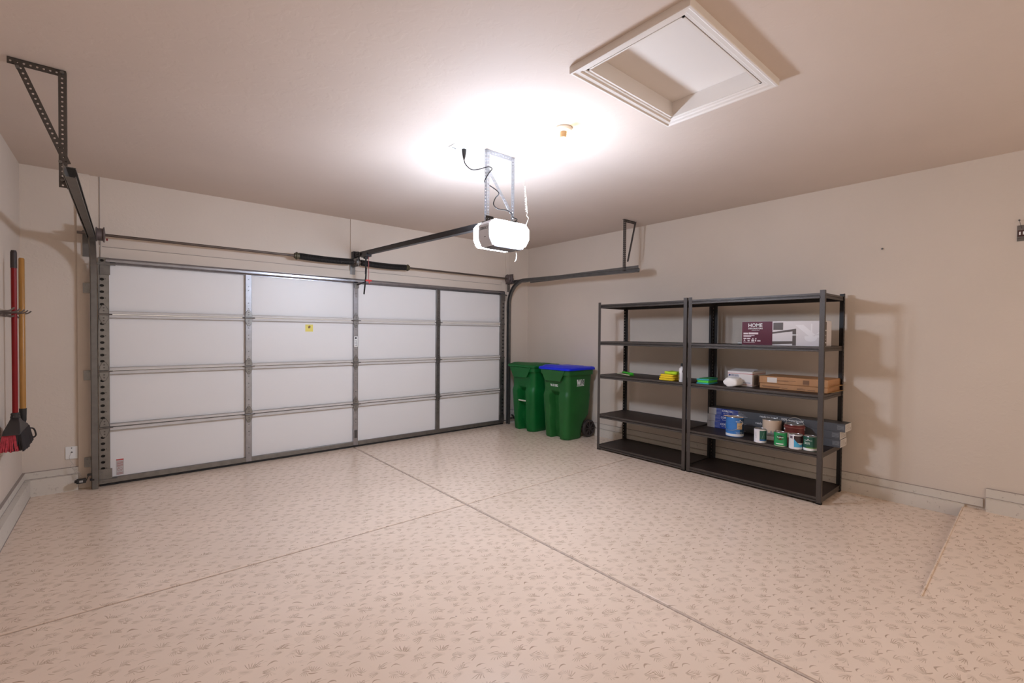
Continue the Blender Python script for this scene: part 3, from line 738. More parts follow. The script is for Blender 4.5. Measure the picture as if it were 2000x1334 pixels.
# ------------------------------------------------------------------ wheeled bins
def rrect(x0, x1, hw, r, z, ch=0., yc=0., nf=9):
    """rounded rectangle outline; ch = depth of the channel in the middle of the front (x0 side)"""
    P = []
    for cx_, cy_, a0 in ((x0 + r, -hw + r, PI), (x1 - r, -hw + r, 1.5 * PI), (x1 - r, hw - r, 0), (x0 + r, hw - r, .5 * PI)):
        for k in range(7):
            a = a0 + (PI / 2) * k / 6; P.append((cx_ + r * math.cos(a), yc + cy_ + r * math.sin(a), z))
    # last point is (x0, hw-r); walk the front from +y to -y
    n = 34
    for k in range(1, n):
        y = (hw - r) - 2 * (hw - r) * k / n
        s = max(0., min(1., (.092 - abs(y)) / .022)); s = s * s * (3 - 2 * s)
        P.append((x0 + ch * s, yc + y, z))
    return P
def bin_(label, body_m, lid_m, y, group, logo):
    t = thing('wheeled_bin', label, 'bin', (5.06, y, 0), group)
    rings = []
    lv = [0, .015, .06, .14, .22, .29, .33, .42, .52, .60, .625, .655, .675, .72, .80, .88, .900, .901, .965]
    for z in lv:
        f = z / .965
        x0 = 4.840 - .050 * f; x1 = 5.27 + .055 * f; hw = .212 + .048 * f; ch = 0; r = .075
        if z < .67:   # lower half: two fat corner columns with a channel between them
            k = 1 - max(0, (z - .60) / .07); x0 -= .026 * k; hw += .010 * k; ch = .105 * k
        if z < .30: x1 -= .13 * math.sqrt(max(0, 1 - (max(0, z - .10) / .20) ** 2)); 
        if z < .01: x0 += .012; hw -= .010
        if z > .9005: x0 -= .036; x1 += .01; hw += .022
        rings.append(rrect(x0, x1, hw, r, z + .001, ch, y))
    MB().loft(rings).build('body', body_m, t, smooth=40)
    # apron under the front rim
    b = MB(); xf = 4.745
    b.prism([(-.235, .965), (.235, .965), (.205, .915), (.150, .815), (-.150, .815), (-.205, .915)], (xf, y, 0), (0, 1, 0), (0, 0, 1), (.012, 0, 0))
    for k in range(8): b.box(xf + .012, xf + .05, y - .13 + .037 * k, y - .126 + .037 * k, .82, .93)
    b.build('front_apron', body_m, t, bevel=.004)
    rings = []
    for z, ins in ((.966, -.002), (.972, -.014), (.995, -.014), (1.006, -.002), (1.010, .020), (1.028, .050), (1.032, .085)):
        R = rrect(4.745 + ins, 5.34 - ins * .3, .288 - ins, .070, z, 0, y)
        rings.append([(px, py, pz - (.026 * min(1, max(0, (px - 5.02) / .10)) if pz > 1.008 else 0)) for px, py, pz in R])
    lid = MB().loft(rings).build('lid', lid_m, t, smooth=30)
    lid['label'] = 'bright blue lid' if lid_m is BLUEL else 'green lid'
    b = MB(); b.bar((5.06, y, 1.006), (5.32, y, 1.004), .16, .014); b.build('lid_rib', lid_m, lid, bevel=.005)
    for s in (-1, 1):
        b = MB(); b.lathe([(.092, -.004), (.094, -.026), (.108, -.026), (.120, -.020), (.125, -.006), (.125, .006), (.120, .020), (.108, .026), (.092, .026), (.092, .004)], (0, 0, 0), 36, 'X')
        b.lathe([(.001, -.024), (.022, -.032), (.001, -.036)], (0, 0, 0), 16, 'X')
        b.lathe([(.001, -.004), (.10, -.004), (.10, .004), (.001, .004)], (0, 0, 0), 24, 'X')
        for k in range(8):
            a = k * PI / 4; b.bar((-.020, .02 * math.cos(a), .02 * math.sin(a)), (-.020, .102 * math.cos(a), .102 * math.sin(a)), .016, .014, up=(1, 0, 0))
        b.v = [(q[1] + 5.262, q[0] * (1 if s < 0 else -1) + y + s * .225, q[2] + .1255) for q in b.v]
        b.build('wheel', mat('bin_wheel_plastic', (.035, .026, .024), .5), t)
    b = MB(); b.cyl((5.262, y - .24, .1255), (5.262, y + .24, .1255), .009, n=12); b.build('axle', GALV, t)
    b = MB(); b.tube([(5.30, y - .19, .965), (5.37, y - .19, .985), (5.375, y - .17, .985), (5.375, y + .17, .985), (5.37, y + .19, .985), (5.30, y + .19, .965)], .014, 10); b.build('handle_bar', body_m, t)
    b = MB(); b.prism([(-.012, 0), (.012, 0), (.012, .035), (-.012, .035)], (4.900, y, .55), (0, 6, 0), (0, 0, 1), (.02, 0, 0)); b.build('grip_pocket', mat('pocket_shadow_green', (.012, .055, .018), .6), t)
    if not logo:
        b = MB(); b.cyl((4.812, y - .098, .455), (4.812, y + .098, .455), .011, n=12); b.build('catch_bar', mat('white_bar', (.62, .60, .50), .45), t)['label'] = 'pale metal catch bar'
    else:
        sx, sy = 4.975, y - .2685
        tilt = Vector((1, 0, .02)); nrm = Vector((0, -1, .0))
        def sidep(u_, v_, off=.0):
            z = .762 + v_; f = z / .965
            return Vector((sx + u_, y - (.212 + .048 * f) - .0012 - off, z))
        wl = MB(); W_ = [(0, .075), (.020, .075), (.026, .030), (.038, .075), (.052, .075), (.062, .030), (.072, .075), (.086, .075), (.068, 0), (.052, 0), (.044, .036), (.034, 0), (.016, 0)]
        def flat(poly, name, m, off=0.):
            n = len(poly); return MB().add([sidep(a, c, off) for a, c in poly], [tuple(range(n))]).build(name, m, t, smooth=0)
        flat(W_, 'lettering', WHITEI)
        M_ = [(.080, 0), (.092, .075), (.108, .075), (.117, .040), (.134, .075), (.156, .075), (.152, 0)]
        flat(M_, 'lettering', WHITEI)
        M2 = [(.086, .004), (.096, .070), (.105, .070), (.116, .028), (.138, .070), (.148, .070), (.146, .004), (.134, .004), (.135, .046), (.118, .008), (.110, .008), (.101, .046), (.096, .004)]
        flat(M2, 'lettering', mat('logo_dark_green', (.008, .04, .02), .5), .0008)
        flat([(.006, -.018), (.154, -.018), (.154, -.006), (.006, -.006)], 'logo_bar', WHITEI)
        lettering('WASTE MANAGEMENT', .0115, mat('logo_green', (.10, .16, .10), .5), t, (0, 0, 0), (1, 0, 0), (0, 0, 1), fmap=lambda a, c: sidep(.010 + a * 1.05, -.016 + c, .0010))
        lettering('96 011802', .046, WHITEI, t, (4.8006, y + .085, .735), (0, -1, 0), (-.0518, 0, 1), bold=.0012, squeeze=.74)
    return t
bin_('green wheeled bin with a green lid in the corner behind the blue-lidded one', GREENB2, GREENB2, -.535, 'wheeled bins', False)
bin_('green wheeled bin with a bright blue lid beside the shelves', GREENB, BLUEL, -1.225, 'wheeled bins', True)

# ------------------------------------------------------------------ shelving
LEV = [.062, .452, .956, 1.380, 1.846]
def shelf_unit(label, y0, y1):
    t = thing('shelving_unit', label, 'shelves', (5.08, (y0 + y1) / 2, 0), 'boltless shelving units')
    x0, x1, HT, w, th = 4.800, 5.375, 1.872, .040, .0025
    for fx in (0, 1):
        for fy in (0, 1):
            X = x0 if fx == 0 else x1; Y = y0 if fy == 0 else y1; dx = 1 if fx == 0 else -1; dy = -1 if fy == 0 else 1
            b = MB()
            if fx == 0:
                b.box(X, X + th * dx, Y, Y + w * dy, .003, HT); b.box(X, X + w * .75 * dx, Y, Y + th * dy, .003, HT)
            else:
                b.box(X, X + th * dx, Y, Y + w * dy, .003, HT)
                b.perf((X, Y, .003), (0, 0, 1), (dx, 0, 0), HT - .003, w, .038, .006, t=.0025, hru=.010)
            if fx == 1:      # punched keyholes show as bright specks on the dark rear posts
                b.m = 1
                for k in range(46):
                    z = .05 + .0395 * k
                    b.box(X - .0008, X, Y + .012 * dy, Y + .020 * dy, z, z + .014)
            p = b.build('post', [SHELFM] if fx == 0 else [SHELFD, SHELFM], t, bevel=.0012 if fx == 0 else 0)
            b = MB(); b.box(X, X + .034 * dx, Y, Y + .042 * dy, .0, .012); b.build('foot', RUBBER, p)
    for z in LEV:
        b = MB()
        for X, d in ((x0 + .003, 1),):
            b.sweep([(0, 0), (0, -.018), (.010, -.021), (.010, -.026), (-.003, -.030), (-.003, -.044), (.003, -.046), (.012, -.046), (.012, -.043), (.004, -.043), (.004, -.031), (.016, -.027), (.016, -.018), (.020, -.012), (.020, -.009), (.006, -.009), (.006, 0)],
                    [((X, yy, z), (1, 0, 0), (0, 0, 1)) for yy in (y1 + .034, y0 - .034)])
        b.build('front_beam', SHELFM, t, smooth=30)
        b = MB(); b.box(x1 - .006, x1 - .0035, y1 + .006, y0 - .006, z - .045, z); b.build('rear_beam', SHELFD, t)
        for Y, d in ((y0 - .003, -1), (y1 + .003, 1)):
            b = MB(); b.box(x0 + .006, x1 - .006, Y, Y + .003 * d, z - .044, z); b.box(x0 + .006, x1 - .006, Y, Y + .016 * d, z - .022, z - .019)
            b.build('side_beam', SHELFM, t)
        b = MB(); b.box(x0 + .010, x1 - .008, y1 + .007, y0 - .007, z - .014, z - .003); b.build('deck_board', DECK, t)
    return t
shelf_unit('dark five-tier steel shelving unit next to the bins, mostly empty', -1.985, -3.190)
shelf_unit('dark five-tier steel shelving unit at the right, loaded with boxes and cans', -3.208, -4.462)
def dz(k): return LEV[k] - .0025

# --- ceiling fan box on the second tier from the top
z = dz(3); FX, Y0, Y1 = 4.925, -3.717, -4.425
CARD = mat('fan_box_white_print', (.70, .64, .63), .28, coat=.3)
MAROON = mat('fan_box_maroon', (.095, .004, .016), .35, spec=.3); DKB = mat('fan_box_brown', (.085, .055, .04), .35)
t = thing('ceiling_fan_box', 'maroon and white ceiling fan carton on the upper right shelf', 'box', (5.02, (Y0 + Y1) / 2, z))
HB = .232
b = MB(); b.box(FX, 5.13, Y1, Y0, z, z + HB); b.build('carton', CARD, t, bevel=.003)
r, u = (0, -1, 0), (0, 0, 1); o = (FX, Y0, z)
patch(t, 'maroon_panel', MAROON, o, r, u, .282, HB - .004, .0008, 0, .002)
def flatpoly(poly, name, m, off, par=t):
    return MB().prism([(a, c) for a, c in poly], (FX - off, Y0, z), r, u, (-.0004, 0, 0)).build(name, m, par, smooth=0)
flatpoly([(.282, .128), (.485, .160), (.485, .004), (.455, .004), (.455, .020), (.282, .010), (.282, .040), (.455, .044), (.455, .135), (.282, .112)], 'window_print', DKB, .0006)
flatpoly([(.290, .150), (.375, .150), (.375, .218), (.290, .218)], 'badge_print', DKB, .0012)
flatpoly([(.455, .098), (.500, .098), (.500, .106), (.455, .106)], 'window_print', WHITEI, .0012)
FANW = mat('fan_white_print', (.80, .75, .74), .4)
flatpoly([(.475, .195), (.545, .195), (.640, .105), (.600, .085)], 'fan_print', FANW, .0012)
flatpoly([(.640, .105), (.700, .130), (.700, .160), (.655, .118)], 'fan_print', FANW, .0012)
flatpoly([(.640, .085), (.700, .070), (.700, .100), (.640, .100)], 'fan_print', FANW, .0013)
flatpoly([(.605, .205), (.617, .205), (.617, .10), (.605, .10)], 'fan_print', FANW, .0014)
flatpoly([(.555 + .05 * (1 - math.cos(a * PI / 12)) + 0, .075 + .033 * math.sin(a * PI / 12) * -1) for a in range(13)] + [(.655, .092), (.555, .092)], 'fan_print', FANW, .0016)
lettering('HOME', .050, WHITEI, t, (FX - .0012, Y0 - .058, z + .178), r, u, bold=.0006, squeeze=.95)
lettering('DECORATORS', .021, WHITEI, t, (FX - .0012, Y0 - .060, z + .156), r, u, bold=.0003, squeeze=.98)
lettering('COLLECTION', .012, WHITEI, t, (FX - .0012, Y0 - .090, z + .142), r, u)
b = MB()
def lines(rows):
    for x, y, w, h in rows: b.prism([(x, y), (x + w, y), (x + w, y + h), (x, y + h)], (FX - .0009, Y0, z), r, u, (-.0004, 0, 0))
lines([(.014, .105, .045, .016), (.064, .105, .090, .018), (.014, .090, .105, .007), (.014, .081, .075, .005), (.014, .058, .030, .012), (.050, .058, .030, .012), (.098, .058, .012, .010), (.126, .058, .012, .010),
       (.014, .036, .024, .004), (.020, .040, .008, .014), (.054, .036, .020, .012), (.090, .034, .026, .020), (.124, .036, .012, .016), (.146, .036, .030, .012), (.014, .024, .110, .003)])
b.build('box_print', mat('pink_white_print', (.70, .58, .58), .5), t, smooth=0)
b = MB(); b.prism([(.055, .006), (.115, .006), (.115, HB - .01), (.055, HB - .01)], (FX - .05, Y1 - .0005, z), (1, 0, 0), u, (0, -.0006, 0)); b.build('end_print', DKB, t, smooth=0)
for yy, ww, c in ((.030, .030, WHITEI), (.060, .014, WHITEI), (.095, .018, WHITEI), (.140, .030, WHITEI)):
    patch(t, 'box_print', c, (FX + .025, Y1 - .0012, z + yy), (1, 0, 0), u, ww, .010)
b = MB()
ring = [(.0075, 0), (.013, 0), (.013, .62), (.0075, .62), (.0075, 0)]
b.lathe(ring, (0, 0, 0), 20, 'X'); b.v = [(5.155 + q[1], -3.58 - q[0], z + .0135 + q[2]) for q in b.v]
tag(b.build('steel_tube', mat('tube_steel', (.45, .42, .38), .4, metal=.5)), 'thin hollow tube lying behind the maroon fan carton', 'tube')

# --- third tier, right unit
z = dz(2)
t = thing('shipping_box', 'white shipping box with red stripes behind the cloth roll', 'box', (5.15, -3.665, z))
b = MB(); b.box(5.00, 5.33, -3.792, -3.545, z, z + .150); b.build('carton', mat('white_card', (.72, .66, .63), .55), t, bevel=.003)
o = (5.00, -3.545, z)
RSTR = mat('red_stripe', (.45, .03, .04), .5); BLUEI = mat('blue_print', (.02, .04, .16), .5)
patch(t, 'stripe', RSTR, o, (0, -1, 0), (0, 0, 1), .247, .004, .0006, 0, .124); patch(t, 'stripe', RSTR, o, (0, -1, 0), (0, 0, 1), .247, .004, .0006, 0, .016)
patch(t, 'stripe', RSTR, (5.0, -3.792, z), (1, 0, 0), (0, 0, 1), .33, .004, .0006, 0, .124)
lettering('UNITED STATES', .011, BLUEI, t, (5.0 - .0003, -3.578, z + .107), (0, -1, 0), (0, 0, 1), bold=.0004)
lettering('POSTAL SERVICE', .011, BLUEI, t, (5.0 - .0003, -3.578, z + .096), (0, -1, 0), (0, 0, 1), bold=.0004)
MB().prism([(0, 0), (.020, 0), (.024, .014), (.006, .018)], (4.9996, -3.553, z + .098), (0, -1, 0), (0, 0, 1), (-.0005, 0, 0)).build('logo', BLUEI, t, smooth=0)
b = MB(); b.box(4.9992, 4.9998, -3.70, -3.775, z + .032, z + .035); b.box(4.9992, 4.9998, -3.69, -3.775, z + .040, z + .042); b.build('box_print', BLUEI, t, smooth=0)
patch(t, 'side_label', mat('grey_card', (.30, .26, .24), .6), (5.0, -3.792, z), (1, 0, 0), (0, 0, 1), .10, .10, .0008, .04, .015)
MB().add([(4.999, -3.545, z + .15), (4.999, -3.792, z + .15), (5.16, -3.785, z + .172), (5.16, -3.552, z + .168)], [(0, 1, 2, 3)]).build('lid_flap', mat('white_card_flap', (.68, .62, .59), .55), t, smooth=0)
# cloth roll
t = None
rings = []
for k, x in enumerate([4.822, 4.826, 4.84, 4.90, 4.96, 4.978, 4.982]):
    s = [.70, .90, 1.0, 1.03, 1.0, .85, .6][k]; R = []
    for i in range(28):
        a = 2 * PI * i / 28; rr = 1 + .05 * math.cos(5 * a + k * .3) + .03 * math.sin(9 * a)
        yy = .072 * math.cos(a) * rr * s; zz = .048 * math.sin(a) * rr * s
        R.append((x, -3.648 + yy, z + max(.001, .0455 + zz)))
    rings.append(R)
tag(MB().loft(rings).build('cloth_roll', mat('white_cloth', (.78, .74, .70), .85, bump=.6, bscale=40), smooth=60), 'white rolled cloth at the shelf edge before the striped shipping box', 'cloth')
# cartons
KR = mat('kraft_card', (.46, .225, .095), .6, var=.08, vscale=9); KD = mat('kraft_print', (.20, .095, .045), .7)
def kraft(z0, z1, x0, y0, y1, label, printer):
    t = thing('kraft_carton', label, 'box', (5.2, (y0 + y1) / 2, z0), 'flat kraft cartons')
    b = MB(); b.box(x0, 5.385 - .02, y1, y0, z0, z1); b.build('carton', KR, t, bevel=.0055)
    b = MB(); f = (z1 - z0)
    b.add([(x0 + .03, y1, z0 + .006), (5.34, y1, z0 + .006), (5.34, y1 - .045, z0 + .012), (x0 + .04, y1 - .030, z0 + .010),
           (x0 + .03, y1, z0 + .009), (5.34, y1, z0 + .009), (5.34, y1 - .045, z0 + .015), (x0 + .04, y1 - .030, z0 + .013)],
          [(0, 1, 2, 3), (4, 7, 6, 5), (0, 4, 5, 1), (1, 5, 6, 2), (2, 6, 7, 3), (3, 7, 4, 0)])
    b.build('end_flap', mat('kraft_card_inside', (.46, .27, .11), .65), t)
    printer(t, (x0, y0, z0)); return t
def pr1(t, o):
    b = MB()
    for i, (x, y, w, h) in enumerate([(.02, .020, .17, .006), (.03, .012, .15, .005), (.20, .013, .05, .006), (.33, .014, .07, .006), (.42, .012, .06, .006), (.33, .024, .05, .004)]):
        b.prism([(x, y), (x + w, y), (x + w, y + h), (x, y + h)], o, (0, -1, 0), (0, 0, 1), (-.0006, 0, 0))
    b.build('box_print', KD, t, smooth=0)
def pr2(t, o):
    patch(t, 'shipping_label', mat('paper_label', (.72, .64, .57), .6), o, (0, -1, 0), (0, 0, 1), .088, .048, .0008, .075, .012)
    b = MB()
    for x, y, w, h in [(.165, .036, .16, .004), (.165, .028, .10, .004), (.385, .018, .052, .036), (.385, .010, .052, .005)]:
        b.prism([(x, y), (x + w, y), (x + w, y + h), (x, y + h)], o, (0, -1, 0), (0, 0, 1), (-.0006, 0, 0))
    b.build('box_print', KD, t, smooth=0)
kraft(z, z + .050, 5.000, -3.862, -4.440, 'long brown carton lying flat, lower of the two stacked', pr1)
kraft(z + .0505, z + .121, 4.996, -3.858, -4.444, 'long brown carton with a pale label, upper of the two stacked', pr2)
# packs of sponges
TEAL = mat('teal_sponge', (.05, .36, .42), .8); LIME = mat('lime_sponge', (.10, .62, .06), .8); DGR = mat('green_scourer', (.02, .20, .06), .9)
t = thing('sponge_pack', 'teal and green sponge pack on the right unit beside the middle posts', 'sponges', (4.93, -3.39, z))
for z0, z1, m, n in ((0, .014, TEAL, 'lower_sponge'), (.0145, .040, LIME, 'middle_sponge'), (.0405, .054, TEAL, 'upper_sponge'), (.0545, .064, DGR, 'scouring_pad')):
    e = .006 * (n == 'middle_sponge')
    b = MB(); b.box(4.845 + e, 5.05, -3.418 + e, -3.285 - e - .03 * (n == 'scouring_pad'), z + z0, z + z1); b.build(n, m, t, bevel=.004)
# --- third tier, left unit
t = thing('scrub_brush', 'green handled scraper with a pale stick on the nearly empty shelf', 'brush', (5.08, -2.17, z))
b = MB(); b.bar((5.15, -2.03, z + .006), (5.03, -2.30, z + .006), .016, .010); b.build('stick', mat('pale_wood', (.68, .66, .42), .6), t, bevel=.002)
b = MB(); b.bar((5.19, -2.10, z + .024), (5.07, -2.31, z + .024), .050, .020); b.bar((5.09, -2.25, z + .008), (5.05, -2.335, z + .008), .055, .012); b.build('handle', mat('bright_green_plastic', (.06, .50, .03), .45), t, bevel=.006)
YC = mat('yellow_cloth', (.88, .60, .02), .9, bump=.5, bscale=60); LC = mat('lime_cloth', (.45, .66, .02), .9, bump=.5, bscale=60)
def cloth(z0, z1, x0, x1, y0, y1, m, label, ph):
    n = 26; rings = []
    for f, zz in ((.96, z0), (1, z0 + (z1 - z0) * .3), (1, z0 + (z1 - z0) * .7), (.95, z1)):
        R = []
        for i in range(n * 2):
            a = 2 * PI * i / (n * 2); c, s = math.cos(a), math.sin(a)
            rr = min(1 / max(abs(c), 1e-3), 1 / max(abs(s), 1e-3)); rr = min(rr, 1.3) * f * (1 + .025 * math.sin(7 * a + ph) + .02 * math.sin(3 * a + 2 * ph))
            R.append(((x0 + x1) / 2 + (x1 - x0) / 2 * c * rr, (y0 + y1) / 2 + (y1 - y0) / 2 * s * rr, zz + .002 * math.sin(4 * a + ph) * (zz > z0 + .001)))
        rings.append(R)
    return tag(MB().loft(rings).build('folded_cloth', m, smooth=50), label, 'cloth', 'folded cleaning cloths')
zz = z
for k, lab in enumerate(('yellow folded cloth at the bottom of the cloth pile', 'yellow folded cloth second from the bottom of the cloth pile', 'yellow folded cloth just under the lime green one')):
    cloth(zz + .002, zz + .0225, 4.865, 5.02, -2.815 - .006 * k, -3.00, YC, lab, 1.3 * k); zz += .0235
cloth(zz + .002, zz + .030, 4.895, 5.04, -2.87, -3.02, LC, 'lime green folded cloth on top of the yellow ones', 4.4)
t = thing('bottle', 'white bottle with a black cap beside the pile of cloths', 'bottle', (4.878, -3.098, z))
MB().lathe([(.001, 0), (.028, 0), (.030, .004), (.030, .135), (.026, .152), (.012, .163), (.012, .170), (.001, .170)], (4.878, -3.098, z), 28).build('bottle_body', mat('white_bottle_plastic', (.80, .76, .74), .35), t)
MB().lathe([(.001, 0), (.014, 0), (.014, .030), (.011, .034), (.001, .034)], (4.878, -3.098, z + .1705), 20).build('cap', BLKP, t)

def cyl_patch(cx_, cy_, r, a0, a1, z0, z1, n=18):
    b = MB(); vs = []
    for i in range(n + 1):
        a = a0 + (a1 - a0) * i / n
        vs += [(cx_ + r * math.cos(a), cy_ + r * math.sin(a), z0), (cx_ + r * math.cos(a), cy_ + r * math.sin(a), z1)]
    return b.add(vs, [(2 * i, 2 * i + 2, 2 * i + 3, 2 * i + 1) for i in range(n)])
CAMXY = (.174, -5.754)
def face_ang(cx_, cy_): return math.atan2(CAMXY[1] - cy_, CAMXY[0] - cx_)
def wrap_text(s, size, m, par, cx_, cy_, r, a, z0, name='lettering', sq=1., bold=.0002):
    """text wrapped on a can; a = angle of its middle (text runs with falling... seen from outside left to right = rising angle)"""
    return lettering(s, size, m, par, (0, 0, 0), (1, 0, 0), (0, 0, 1), name=name, align='CENTER', bold=bold,
                     fmap=lambda x, y: Vector((cx_ + r * math.cos(a + x * sq / r), cy_ + r * math.sin(a + x * sq / r), z0 + y)))
fa = face_ang(4.878, -3.098)
cyl_patch(4.878, -3.098, .0304, fa + .1, fa + 1.4, z + .105, z + .128).build('label_band', mat('bottle_label_brown', (.12, .05, .05), .5), t, smooth=60)
cyl_patch(4.878, -3.098, .0304, fa - .9, fa - .75, z + .025, z + .100).build('label_band', BLACKI, t, smooth=60)

# --- fourth tier: flooring cartons and paint cans
z = dz(1)
GB = mat('flooring_box_grey', (.085, .085, .092), .5, var=.06, vscale=4); GBL = mat('flooring_box_pale', (.36, .33, .31), .5); BB = mat('flooring_box_blue', (.010, .035, .24), .45)
WEND = mat('white_end_card', (.62, .56, .50), .6)
def flooring(k, y0, y1, label, txt):
    z0 = z + .0735 * k; z1 = z0 + .073; x0 = 5.172
    t = thing('flooring_carton', label, 'box', (5.27, (y0 + y1) / 2, z0), 'stacked flooring cartons')
    b = MB(); b.box(x0, 5.365, y1, y0, z0, z1); b.build('carton', GB, t, bevel=.002)
    o = (x0, y0, z0); R, U = (0, -1, 0), (0, 0, 1)
    patch(t, 'pale_panel', GBL, o, R, U, .085, .071, .0006, .002, .001)
    b = MB(); b.prism([(.087, .001), (.322, .001), (.322, .072), (.087, .072)], o, R, U, (-.0007, 0, 0)); b.m = 1
    for q in range(5): b.bar((x0 - .0010, y0 - .015 - .004 * q, z0 + .006 + .014 * q), (x0 - .0010, y0 - .145, z0 + .014 + .014 * q), .0004, .0022)
    for q in range(5): b.bar((x0 - .0010, y0 - .26, z0 + .006 + .013 * q), (x0 - .0010, y0 - .42 + .02 * q, z0 + .012 + .013 * q), .0004, .0022)
    b.build('blue_panel', [BB, mat('pale_stripe_print', (.45, .46, .52), .5)], t, smooth=0)
    lettering('CORETEC', .029, WHITEI, t, (x0 - .0006, y0 - .150, z0 + .040), R, U, bold=.0006, squeeze=.95)
    lettering('the original', .014, WHITEI, t, (x0 - .0006, y0 - .165, z0 + .020), R, U)
    if txt: lettering(txt, .031, WHITEI, t, (x0 - .0004, y0 - .540 + (.0 if k == 2 else .03), z0 + .036), R, U, bold=.0004, squeeze=.92)
    b = MB(); 
    for q in range(5): b.prism([(0, 0), (.055, 0), (.055, .0025), (0, .0025)], (x0, y1 + .062, z0 + .022 + .008 * q), R, U, (-.0005, 0, 0))
    b.build('box_print', mat('faint_grey_print', (.30, .30, .31), .5), t, smooth=0)
    b = MB(); b.prism([(.002, .001), (.190, .001), (.190, .072), (.002, .072)], (x0, y1, z0), (1, 0, 0), U, (0, -.0012, 0)); b.build('end_label', WEND, t, smooth=0)
    b = MB()
    for q in range(5): b.box(x0 + .02, x0 + .13, y1 - .0016, y1 - .0012, z0 + .016 + .010 * q, z0 + .019 + .010 * q)
    b.box(x0 + .145, x0 + .165, y1 - .0016, y1 - .0012, z0 + .012, z0 + .032)
    b.build('box_print', mat('tan_print', (.35, .29, .25), .6), t, smooth=0)
flooring(0, -3.245, -4.500, 'long grey flooring carton at the bottom of the stack behind the cans', None)
flooring(1, -3.250, -4.495, 'long grey flooring carton in the middle of the stack behind the cans', 'ready to install')
flooring(2, -3.262, -4.535, 'long grey flooring carton reading 100% waterproof, topmost of its stack', 'ready to install - 100% waterproof')

TIN = mat('tin_lid', (.55, .50, .46), .3, metal=.8); TINW = mat('tin_body', (.42, .40, .38), .35, metal=.7)
def can(name, cx_, cy_, r, h, m, label, lidm=TIN, handle=None, closed=True, group=None):
    t = thing(name, label, 'paint can', (cx_, cy_, z), group)
    MB().lathe([(.001, .002), (r - .003, .002), (r, 0), (r + .0012, .003), (r, .006), (r, h - .006), (r + .0012, h - .003), (r, h), (r - .002, h - .001)], (cx_, cy_, z), 40).build('can_body', m, t)
    MB().lathe([(r - .0015, h), (r - .004, h + .001), (r - .006, h - .004), (r - .012, h - .004), (r - .014, h + .001), (r - .022, h + .0015), (r - .026, h - .002), (.001, h - .002)], (cx_, cy_, z), 40).build('lid', lidm, t)
    return t
# blue gallon
cx_, cy_, r = 4.935, -3.655, .0825; fa = face_ang(cx_, cy_)
BLUEC = mat('can_blue_label', (.035, .175, .47), .35)
t = can('paint_can', cx_, cy_, r, .192, BLUEC, 'blue gallon paint can with a tan square label and paint stirrer on top', TIN, group='paint cans')
cyl_patch(cx_, cy_, r + .0006, fa - 1.55, fa + 1.55, z + .006, z + .030).build('bottom_band', WHITEI, t, smooth=60)
cyl_patch(cx_, cy_, r + .0006, fa + .62, fa + 1.6, z + .030, z + .182).build('side_panel', mat('can_navy_label', (.012, .045, .10), .4), t, smooth=60)
cyl_patch(cx_, cy_, r + .0010, fa + .25, fa + .92, z + .078, z + .142).build('square_label', mat('tan_label', (.60, .40, .20), .5), t, smooth=60)
wrap_text('regal', .018, BRN, t, cx_, cy_, r + .0014, fa + .58, z + .104)
wrap_text('Benjamin Moore', .0125, WHITEI, t, cx_, cy_, r + .0014, fa + .62, z + .152)
MB().prism([(-.008, 0), (.008, 0), (0, .012)], (cx_ + (r + .001) * math.cos(fa + .62), cy_ + (r + .001) * math.sin(fa + .62), z + .166), (-math.sin(fa + .62), math.cos(fa + .62), 0), (0, 0, 1), (.0006 * math.cos(fa + .62), .0006 * math.sin(fa + .62), 0)).build('logo', WHITEI, t, smooth=0)
wrap_text('Interior Paint', .012, WHITEI, t, cx_, cy_, r + .0014, fa + .55, z + .040)
def bail(t, cx_, cy_, r, h, fa, up, m):
    b = MB(); pts = []
    ax = Vector((-math.sin(fa), math.cos(fa), 0)); fw = Vector((math.cos(fa), math.sin(fa), 0)); c = Vector((cx_, cy_, z + h * .72))
    for i in range(25):
        a = PI * i / 24
        if up: q = c + ax * (-(r + .004) * math.cos(a)) + Vector((0, 0, 1)) * (.115 * math.sin(a)) + fw * .01 * math.sin(a)
        else: q = c + (ax * -math.cos(a) + fw * math.sin(a)) * (r + .004 + .003 * math.sin(a)) + Vector((0, 0, -.075 * math.sin(a)))
        pts.append(q)
    b.tube(pts, .0017, 6); bo = b.build('wire_handle', m, t)
    for s in (-1, 1):
        b = MB(); q = c + ax * s * (r - .001); b.cyl(q, q + ax * s * .006, .012, .009, 14); b.build('handle_ear', m, t)
bail(t, cx_, cy_, r, .192, fa - .55, False, mat('wire_steel', (.55, .52, .50), .3, metal=.7))
b = MB(); b.bar((4.86, -3.575, z + .205), (4.92, -3.745, z + .199), .024, .005)
tag(b.build('paint_stirrer', mat('stirrer_wood', (.62, .45, .33), .7), bevel=.001), 'pale wooden stir stick lying across the blue paint can', 'stir stick')
